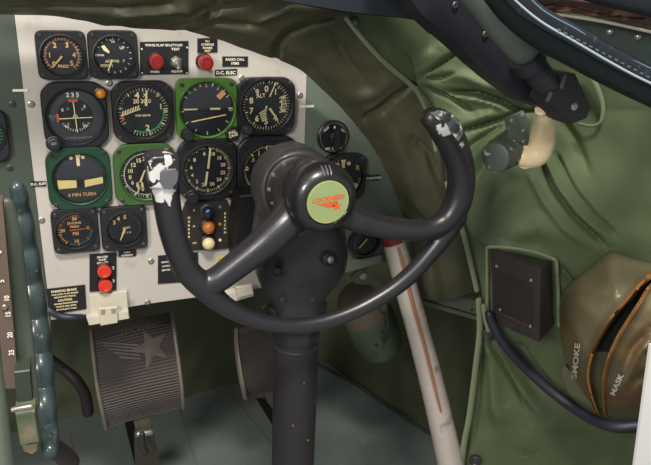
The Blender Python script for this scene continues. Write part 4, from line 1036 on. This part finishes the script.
for nm, pl in (('zip_tape', slitL), ('zip_tape', slitR)):
    b = bmesh.new(); s = catmull(pl, 10); pts = [bag_pt(x, y, .003)[0] for x, y in s]
    side = -1 if pl is slitL else 1
    pts = [bag_pt(x + side * 1.6, y + side * .6, .0015)[0] for x, y in s]
    tube(b, pts, .0030, 8, flat=.5); zt = part(nm, b, mat('zip_tape_brown', (130, 88, 46), .6, 0, .2, 200), root)
    b = bmesh.new(); s2 = catmull(pl, 12)
    for i, (x, y) in enumerate(s2[:-1]):
        x2, y2 = s2[i + 1]; d = math.hypot(x2 - x, y2 - y); m_ = max(1, int(d / 1.15))
        for k_ in range(m_):
            t = k_ / m_; c = bag_pt(x + (x2 - x) * t + side * .2, y + (y2 - y) * t, .0025)[0]; screw(b, c + Vector((0, .001, 0)), .0014, h=.0026)
    tb = part('zip_teeth', b, ZIP, zt); tb['kind'] = 'stuff'
# lettering follows the cloth
def bagtext(s, cx, cy, ang, hp):
    b = bmesh.new(); vs_, fs_ = text_geo(s); k_ = hp / .70; ca, sa = math.cos(ang), math.sin(ang)
    nv_ = [b.verts.new(bag_pt(cx + (v.x * ca + v.y * sa) * k_, cy + (v.x * -sa * -1 - v.y * ca) * k_ if False else cy - (v.x * sa - v.y * ca * -1) * k_ , .0018)[0]) for v in vs_]
    for f in fs_:
        try: b.faces.new([nv_[i] for i in f])
        except ValueError: pass
    return b
def bagtext(s, cx, cy, ang, hp, wide=1.0):
    """ang: reading direction, degrees counter-clockwise from picture right"""
    a = math.radians(ang); ux, uy = math.cos(a), -math.sin(a); wx, wy = -math.sin(a), -math.cos(a)
    b = bmesh.new(); vs_, fs_ = text_geo(s); k_ = hp / .70
    nv_ = [b.verts.new(bag_pt(cx + v.x * k_ * wide * ux + v.y * k_ * wx, cy + v.x * k_ * wide * uy + v.y * k_ * wy, .0045)[0]) for v in vs_]
    for f in fs_:
        try: b.faces.new([nv_[i] for i in f])
        except ValueError: pass
    return b
part('lettering', bagtext('SMOKE', 576, 361, 84, 5.2, 1.5), TEXTW, root, smooth=False)
part('lettering', bagtext('MASK', 617, 385, 66, 5.2, 1.2), TEXTW, root, smooth=False)
bm = bmesh.new(); s = [(648, 278, 3.2), (640, 290, 3), (634, 296, 3), (629, 303, 2)]; tube(bm, [bag_pt(a, b_, .006)[0] for a, b_, c in s], [.004, .0045, .0045, .003], 10, flat=.4); part('pull_strap', bm, BAGC, root)
bm = bmesh.new(); lathe(bm, bag_pt(648, 277, .010)[0], [(.004, 0), (.004, .002), (.0015, .003)], seg=16); part('strap_rivet', bm, ZIP, root)
# canvas pocket behind
bm = bmesh.new(); pts = [(561, 373), (566, 366), (580, 382), (596, 404), (602, 420), (586, 411), (567, 393)]; prism(bm, [P(a, b_, YA(a, b_) - .011) for a, b_ in pts], (.003, .006, 0), .002)
top('canvas_pouch', bm, POCK, 'small pale canvas pouch showing behind the lower left of the bag', 'pouch')
# cable
bm = bmesh.new()
cab = [(489, 314, -.150, 3.5), (493, 325, -.155, 4), (502, 341, -.165, 4), (520, 362, -.18, 4.1), (543, 384, -.205, 4.1), (566, 402, -.235, 4.2), (590, 418, -.275, 4.2), (612, 426, -.31, 4.3), (636, 426, -.33, 4.4), (662, 422, -.34, 4.2), (700, 412, -.34, 4)]
ptube(bm, cab, seg=14); top('speaker_cable', bm, CORD, 'thick dark cable sweeping from the speaker box below the bag', 'cable')
# scribbled scratches on the padding
pad = bpy.data.objects['quilted_side_padding']; bm = bmesh.new(); sc_ = random.Random(3)
def pad_pt(x, y):
    p = P(x, y, YA(x, y)); h = relief((x, y), featsA) + .010 * noise.noise(p * 8) + .004 * noise.noise(p * 21) + .0035 * noise.noise(Vector((p.x * 30, p.y * 30, p.z * 9)))
    return p + NA * (h + .0004)
for x, y, n_ in ((506, 406, 5), (516, 422, 8), (530, 452, 8), (523, 352, 4), (506, 348, 3)):
    for i in range(n_):
        a = x + sc_.uniform(-12, 14); c = y + sc_.uniform(-7, 7); l_ = sc_.uniform(2, 7); an = sc_.uniform(.2, .9) + (1.6 if sc_.random() < .4 else 0)
        tube(bm, [pad_pt(a, c), pad_pt(a + l_ * math.cos(an) * .5, c + l_ * math.sin(an) * .5 + .5), pad_pt(a + l_ * math.cos(an), c + l_ * math.sin(an))], .0003, 5)
part('scuff_marks', bm, mat('scuff_pale', (128, 138, 116), .6), pad)['kind'] = 'stuff'

# ------------------------------------------------------------ map lamp on the wall
root = thing('map_lamp', 'grey-green map lamp with a curved ivory handle, under the black clevis', 'lamp', P(515, 168, -.2))
YL = -.215
bm = bmesh.new(); a = P(503, 155, YL); b_ = P(519, 154, YL); ax = Vector((.9, .42, .03)).normalized(); kk = pxm(505, 155, YL)
lathe(bm, a, [(10.5 * kk, -13 * kk), (12.2 * kk, -12 * kk), (12.8 * kk, -9 * kk), (12.6 * kk, 3 * kk), (11.6 * kk, 4 * kk), (11.6 * kk, 7 * kk), (12.4 * kk, 8 * kk), (12.4 * kk, 12 * kk), (10.5 * kk, 14 * kk), (9 * kk, 20 * kk), (8 * kk, 26 * kk)], ax, 36); part('housing', bm, GREYG, root)
bm = bmesh.new(); pprism(bm, [(506, 118), (524, 111), (530, 121), (529, 150), (511, 152), (509, 135)], YL + .004, .004, .001); br = part('mounting_plate', bm, GREYG, root, smooth=False)
for x, y in ((512, 120), (523, 115)):
    b = bmesh.new(); screw(b, P(x, y, YL + .004), .0032); part('screw', b, STEEL, br)
bm = bmesh.new(); ptube(bm, [(523, 157, YL - .004, 8), (530, 157, YL - .006, 9.2), (537, 154, YL - .008, 10.2), (541, 146, YL - .010, 10.4), (543, 134, YL - .018, 10), (544.5, 124, YL - .034, 9.4), (544, 117, YL - .054, 6.5), (542, 112, YL - .064, 3.4)], seg=20); part('ivory_handle', bm, CREAMT, root, label='curved ivory handle')
bm = bmesh.new(); lathe(bm, P(526, 157, YL - .004), [(9.6 * kk, -2.2 * kk), (10 * kk, 0), (9.6 * kk, 2 * kk)], ax, 24); part('ivory_ring', bm, CREAMT, root)
bm = bmesh.new(); lathe(bm, P(541, 110, YL - .066), [(4.6 * kk, -1.2 * kk), (4.8 * kk, 0), (4.2 * kk, 1.4 * kk)], (-.4, -.5, .8), 20); part('cap', bm, CREAMT, root)
bm = bmesh.new(); ptube(bm, [(545, 109, YL - .062, 4.2), (552, 113, YL - .07, 4.6)], seg=14, round_end=False); part('copper_ferrule', bm, mat('copper', (160, 96, 40), .35, .6, .2, 60), root)

# ------------------------------------------------------------ window arm, sill and seal
bm = bmesh.new(); pprism(bm, [(280, -40), (205, -12), (260, -3), (310, 6), (345, 13), (400, 18), (436, 23), (452, 38), (475, 30), (470, -40)], -.235, .05, .004)
top('windshield_sill', bm, DKBLUE, 'dark blue-black windshield sill along the top edge', 'sill')
root = thing('diagonal_brace', 'dark diagonal window brace with a grey-green padded guard at the upper right', 'brace', P(575, 122, -.26))
bm = bmesh.new(); pprism(bm, [(380, -40), (420, 14), (439, 29), (462, 49), (480, 66), (500, 83), (526, 102), (546, 110), (562, 112), (566, 100), (550, 74), (530, 40), (480, -40)], -.285, .035, .004); part('base_channel', bm, BEAM, root, smooth=False)
bm = bmesh.new(); ptube(bm, [(450, -42, -.330, 17), (486, 0, -.330, 17), (509, 28, -.330, 17), (524, 47, -.330, 15)], seg=28, flat=.7); part('guard', bm, GUARD, root)
bm = bmesh.new(); ptube(bm, [(524, 56, -.315, 14), (531, 66, -.315, 14)], seg=20, round_end=False); part('collar', bm, BEAM, root)
bm = bmesh.new(); ptube(bm, [(528, 60, -.31, 11), (541, 77, -.308, 11), (552, 92, -.305, 10.5)], seg=20); part('rod', bm, mat('rod_dark', (44, 45, 48), .4, .2, .15, 60), root)
bm = bmesh.new(); pprism(bm, [(547, 102), (551, 92), (561, 88), (567, 73), (577, 74), (593, 108), (588, 119), (571, 125)], -.322, .03, .003); pprism(bm, [(546, 97), (560, 73), (572, 72), (586, 100), (566, 118)], -.292, .03, .003); part('clevis', bm, mat('clevis_black', (34, 33, 36), .6, 0, .2, 60), root, smooth=False)
b = bmesh.new(); screw(b, P(574, 106.5, -.322), .0042, h=.002); part('screw', b, STEEL, root)
for x, y in ((455, 5), (485, 34), (513, 61)):
    b = bmesh.new(); screw(b, P(x, y, -.287 if x < 500 else -.29), .0035, h=.002); part('screw', b, DSTEEL, root)

root = thing('window_seal', 'glossy dark curved window seal with painted highlights at the top right', 'window seal', P(640, 100, -.44))
Yq = -.44
bm = bmesh.new(); ptube(bm, [(486, -20, Yq, 11), (512, 11, Yq, 12), (541, 34, Yq, 12), (575, 53, Yq, 11.5), (610, 72, Yq, 11), (651, 92, Yq, 10.5), (710, 118, Yq, 10)], seg=20); part('rubber_lip', bm, RUBBER, root)
bm = bmesh.new(); ptube(bm, [(500, -20, Yq - .012, 9), (522, 3, Yq - .012, 9), (541, 17, Yq - .012, 8.2), (575, 36, Yq - .012, 8), (610, 56, Yq - .012, 8), (651, 76, Yq - .012, 7.5), (710, 102, Yq - .012, 7)], seg=20, flat=.7); part('channel', bm, CHANNEL, root)
bm = bmesh.new(); ptube(bm, [(494, -22, Yq - .018, .8), (515, 0, Yq - .018, .9), (541, 21.5, Yq - .018, .95), (575, 41.5, Yq - .018, .95), (610, 62, Yq - .018, .95), (644, 80, Yq - .018, .95), (710, 110, Yq - .018, .95)], seg=8); part('lower_glint', bm, GLINT, root)  # highlight along the glossy seal, painted as a thin pale tube
bm = bmesh.new(); ptube(bm, [(512, -22, Yq - .016, .8), (541, 9, Yq - .016, .8), (575, 28.5, Yq - .016, .8), (598, 42.5, Yq - .016, .8), (651, 69, Yq - .016, .8), (710, 96, Yq - .016, .8)], seg=8); part('upper_glint', bm, mat('seal_glint_dim', (130, 160, 175), .3, .5), root)  # fainter upper highlight of the seal, also painted as a tube
# bright slots in the channel
for i in range(16):
    t = i / 15; x = 560 + t * 95; y = 29.5 + t * 50
    b = bmesh.new(); pprism(b, [(x - 1.0, y - .8), (x + 1.0, y + .2), (x + 1.0, y + 1.8), (x - 1.0, y + .9)], Yq - .0195, .003); part('slot', b, mat('slot_grey', (96, 100, 98), .5), root, smooth=False)

root = thing('window_frame_plate', 'dark green riveted metal plate beyond the curved seal, top right corner', 'plate', P(620, 60, -.40))
bm = bmesh.new(); pprism(bm, [(520, -40), (530, 4), (560, 12), (600, 20), (651, 33), (720, 50), (720, 120), (651, 96), (600, 70), (560, 48), (500, 0), (490, -40)], -.395, .02); part('plate', bm, SILLG, root, smooth=False)
bm = bmesh.new(); ptube(bm, [(540, 12, -.405, 1.2), (575, 17, -.405, 1.2), (610, 23, -.405, 1.2), (651, 32, -.405, 1.2), (710, 46, -.405, 1.2)], seg=8); part('edge_bead', bm, PLIGHT, root)
for x, y in ((609, 31.5), (637, 36.5)):
    b = bmesh.new(); lathe(b, P(x, y, -.395), [(.0032, 0), (.0030, .002), (.002, .0035), (.0005, .004)], seg=16); part('rivet', b, STEEL, root)
bm = bmesh.new(); g = [[(500, -45, -.37), (580, -40, -.37), (651, -32, -.37), (730, -20, -.37)], [(520, -8, -.41), (580, -2, -.41), (651, 8, -.41), (730, 22, -.41)], [(532, 8, -.402), (585, 15, -.402), (651, 29, -.402), (730, 46, -.402)]]
bm.free(); bm = sheet(g, 160, 40, [([(541, 3), (575, 5), (610, 14), (651, 17)], -.006, 2), ([(545, 0), (600, 6), (651, 10)], .004, 3)], (0, -1, .1), .004, 60, .004)
top('leather_coaming', bm, LEATHER, 'cracked old brown leather edge along the top right', 'trim')
bm = bmesh.new(); ptube(bm, [(560, -26, -.43, 14), (610, -12, -.43, 14), (651, -3, -.43, 14), (720, 14, -.43, 14)], seg=16, flat=.5); top('coaming_roll', bm, DKBLUE, 'dark blue-black roll above the cracked leather at the top right corner', 'trim')

# ------------------------------------------------------------ white board, bottom right
a = P(651, 345, -.46); b_ = P(634, 470, -.46); d = (b_ - a) / (a.z - b_.z); e_ = a + d * a.z
bm = bmesh.new(); prism(bm, [a, b_, e_, Vector((e_.x + .4, -.46, 0)), Vector((a.x + .3, -.46, a.z))], (0, .003, 0))
top('white_board', bm, WBOARD, 'white board edge leaning in the bottom right corner', 'board', smooth=False)

# ------------------------------------------------------------ pedestal and trim wheel at left
root = thing('trim_wheel', 'blue-green scalloped hand wheel rim seen edge-on at the left', 'hand wheel', P(48, 440, -.36))
path = [(17, 187, -.325, 8), (19.5, 196, -.322, 9.5), (22.5, 215, -.315, 10.5), (25.5, 240, -.31, 12.2), (30, 270, -.305, 13), (34, 300, -.305, 13.4), (38, 335, -.31, 13.4), (41.5, 370, -.32, 13), (45, 405, -.335, 12), (49, 435, -.35, 10.5), (50, 450, -.38, 9)]
s = catmull(path, 14); pts = []; rad = []
for i, (a, b_, c, r) in enumerate(s):
    ph = (b_ - 262) / 36.0; sc = 1 - .07 * (.5 - .5 * math.cos(2 * PI * ph)) if i > 14 else 1
    pts.append(P(a, b_, c - (.0022 * math.cos(2 * PI * ph) if i > 14 else 0))); rad.append(r * pxm(a, b_, c) * sc)
bm = bmesh.new(); tube(bm, pts, rad, 20)
part('rim', bm, mat('rim_blue_green', (52, 66, 66), .35, .0, .2, 40, .15, 200, (110, 116, 80), (.68, .70), 110, coat=.3), root)
bm = bmesh.new(); ptube(bm, [(50, 445, -.335, 9), (60, 452, -.32, 10), (70, 462, -.31, 10)], seg=14); part('boot', bm, HOSE, root)

root = thing('pedestal_quadrant', 'green pedestal edge with a brown degree scale at the left border', 'pedestal', P(10, 440, -.45))
body = [(-60, 170, -.33, 20), (-30, 172, -.33, 18)]
def strip(pts, hw, off, m, name, hwpx=None, th=.006):
    bm = bmesh.new(); s_ = catmull(pts, 8); rings = []
    for (x, y, Y, w) in s_:
        a, b_ = P(x - w, y, Y - off), P(x + w, y + .3 * w * 0, Y - off)
        rings.append([a, b_, b_ + Vector((.001, th, 0)), a + Vector((-.001, th, 0))])
    loft(bm, rings, True, True, True); return part(name, bm, m, root, angle=50)
sp = [(2, 225, -.36, 11), (9, 262, -.355, 13), (14, 300, -.355, 13), (19, 340, -.36, 13), (24, 380, -.37, 13), (28, 412, -.385, 12)]
bm = bmesh.new(); ptube(bm, [(6, 205, -.35, 9), (12, 240, -.355, 10.5), (16, 275, -.355, 10.5), (20, 310, -.355, 10.5), (24, 345, -.36, 10.5), (27, 375, -.365, 10), (30, 405, -.375, 10)], seg=16, flat=.5); part('green_cover', bm, mat('pedestal_green', (70, 78, 66), .45, 0, .12, 40, .15, 300), root)
def scl(y):
    t = (y - 225) / 160; return -1 + 14 * t
bm = bmesh.new(); rings = []
for i in range(30):
    y = 200 + i * 6.5; x = scl(y); a, b_ = P(x - 9, y, -.372), P(x + 5.5, y, -.372); rings.append([a, b_, b_ + Vector((0, .012, 0)), a + Vector((0, .012, 0))])
loft(bm, rings, True, True, True); part('scale_strip', bm, STRIPB, root, smooth=False)
b = bmesh.new()
for s_, y in (('0', 252), ('5', 281), ('10', 298.5), ('15', 314.5), ('20', 335), ('25', 352.5)):
    x = scl(y) + (1.5 if y > 290 else -2); text(b, s_, flatfn(P(x, y, -.3735), -.3735, PI / 2 - .1), 5.0 * pxm(x, y, -.373))
part('scale_numbers', b, TEXTW, root, smooth=False)
b = bmesh.new(); screw(b, P(4.5, 307, -.3725), .0022); part('screw', b, STEEL, root)
# lower light-green near edge
bm = bmesh.new(); ptube(bm, [(-24, 300, -.45, 16), (-20, 350, -.46, 20), (-14, 410, -.47, 22), (-8, 480, -.48, 24)], seg=20); part('side_cover', bm, mat('cover_green', (104, 112, 98), .45, 0, .08, 30, .15, 200, coat=.1), root)
# latch
root = thing('latch_buckle', 'green latch with a steel pin below the degree scale', 'latch', P(30, 455, -.39))
bm = bmesh.new(); pprism(bm, [(14, 372), (30, 370), (33, 404), (17, 408)], -.385, .02, .001); part('link_plate', bm, mat('latch_dark', (48, 58, 46), .5), root, smooth=False)
bm = bmesh.new(); tube(bm, [P(13, 409.5, -.405), P(31, 406.5, -.405)], .0022, 10); part('pin', bm, STEEL, root)
bm = bmesh.new(); pprism(bm, [(15, 414), (35, 411), (40, 443), (20, 447)], -.40, .018, .002); part('body', bm, mat('latch_green', (92, 100, 74), .5, 0, .15, 60, rgb2=(122, 108, 88), thr=(.55, .65), wscale=40), root, smooth=False)
bm = bmesh.new(); pprism(bm, [(22, 446), (39, 442), (39, 451), (32, 456), (24, 453)], -.395, .014, .002); part('tongue', bm, mat('latch_tongue', (120, 108, 84), .5), root, smooth=False)

# ------------------------------------------------------------ shell
def wall(name, pts, back):
    bm = bmesh.new(); prism(bm, [Vector(p) for p in pts], back); setp(part(name, bm, DARK, None, smooth=False), None, None, None, 'structure')
wall('wall_front', [(-.7, 1.2, 0), (1.3, 1.2, 0), (1.3, 1.2, 1.4), (-.7, 1.2, 1.4)], (0, .02, 0))
wall('wall_right', [(1.3, -.5, 0), (1.3, 1.2, 0), (1.3, 1.2, 1.4), (1.3, -.5, 1.4)], (.02, 0, 0))
wall('wall_left', [(-.7, -.5, 0), (-.7, 1.2, 0), (-.7, 1.2, 1.4), (-.7, -.5, 1.4)], (-.02, 0, 0))
wall('ceiling', [(-.7, .0, 1.4), (1.3, .0, 1.4), (1.3, 1.2, 1.4), (-.7, 1.2, 1.4)], (0, 0, .02))

# ------------------------------------------------------------ light
w = bpy.data.worlds.new('world'); scn.world = w; w.use_nodes = True
w.node_tree.nodes['Background'].inputs['Color'].default_value = (.95, .98, 1, 1); w.node_tree.nodes['Background'].inputs['Strength'].default_value = .42
def area(name, loc, tgt, size, power, col):
    l_ = bpy.data.lights.new(name, 'AREA'); l_.shape = 'RECTANGLE'; l_.size, l_.size_y = size; l_.energy = power; l_.color = col
    o = link(bpy.data.objects.new(name, l_)); o.location = loc; o.rotation_euler = (Vector(tgt) - Vector(loc)).to_track_quat('-Z', 'Y').to_euler(); return o
area('roof_window_light', (.0, -1.05, 2.1), (.42, -.1, .6), (.35, .25), 34, (1, .96, .90))
area('left_fill_light', (-.75, -1.15, 1.30), (.45, -.1, .75), (.35, .3), 14, (1, .96, .91))  # added low fill from the left, brightens the side padding
scn.view_settings.view_transform = 'Standard'; scn.view_settings.look = 'None'; scn.view_settings.gamma = 1
scn.view_settings.exposure = 0
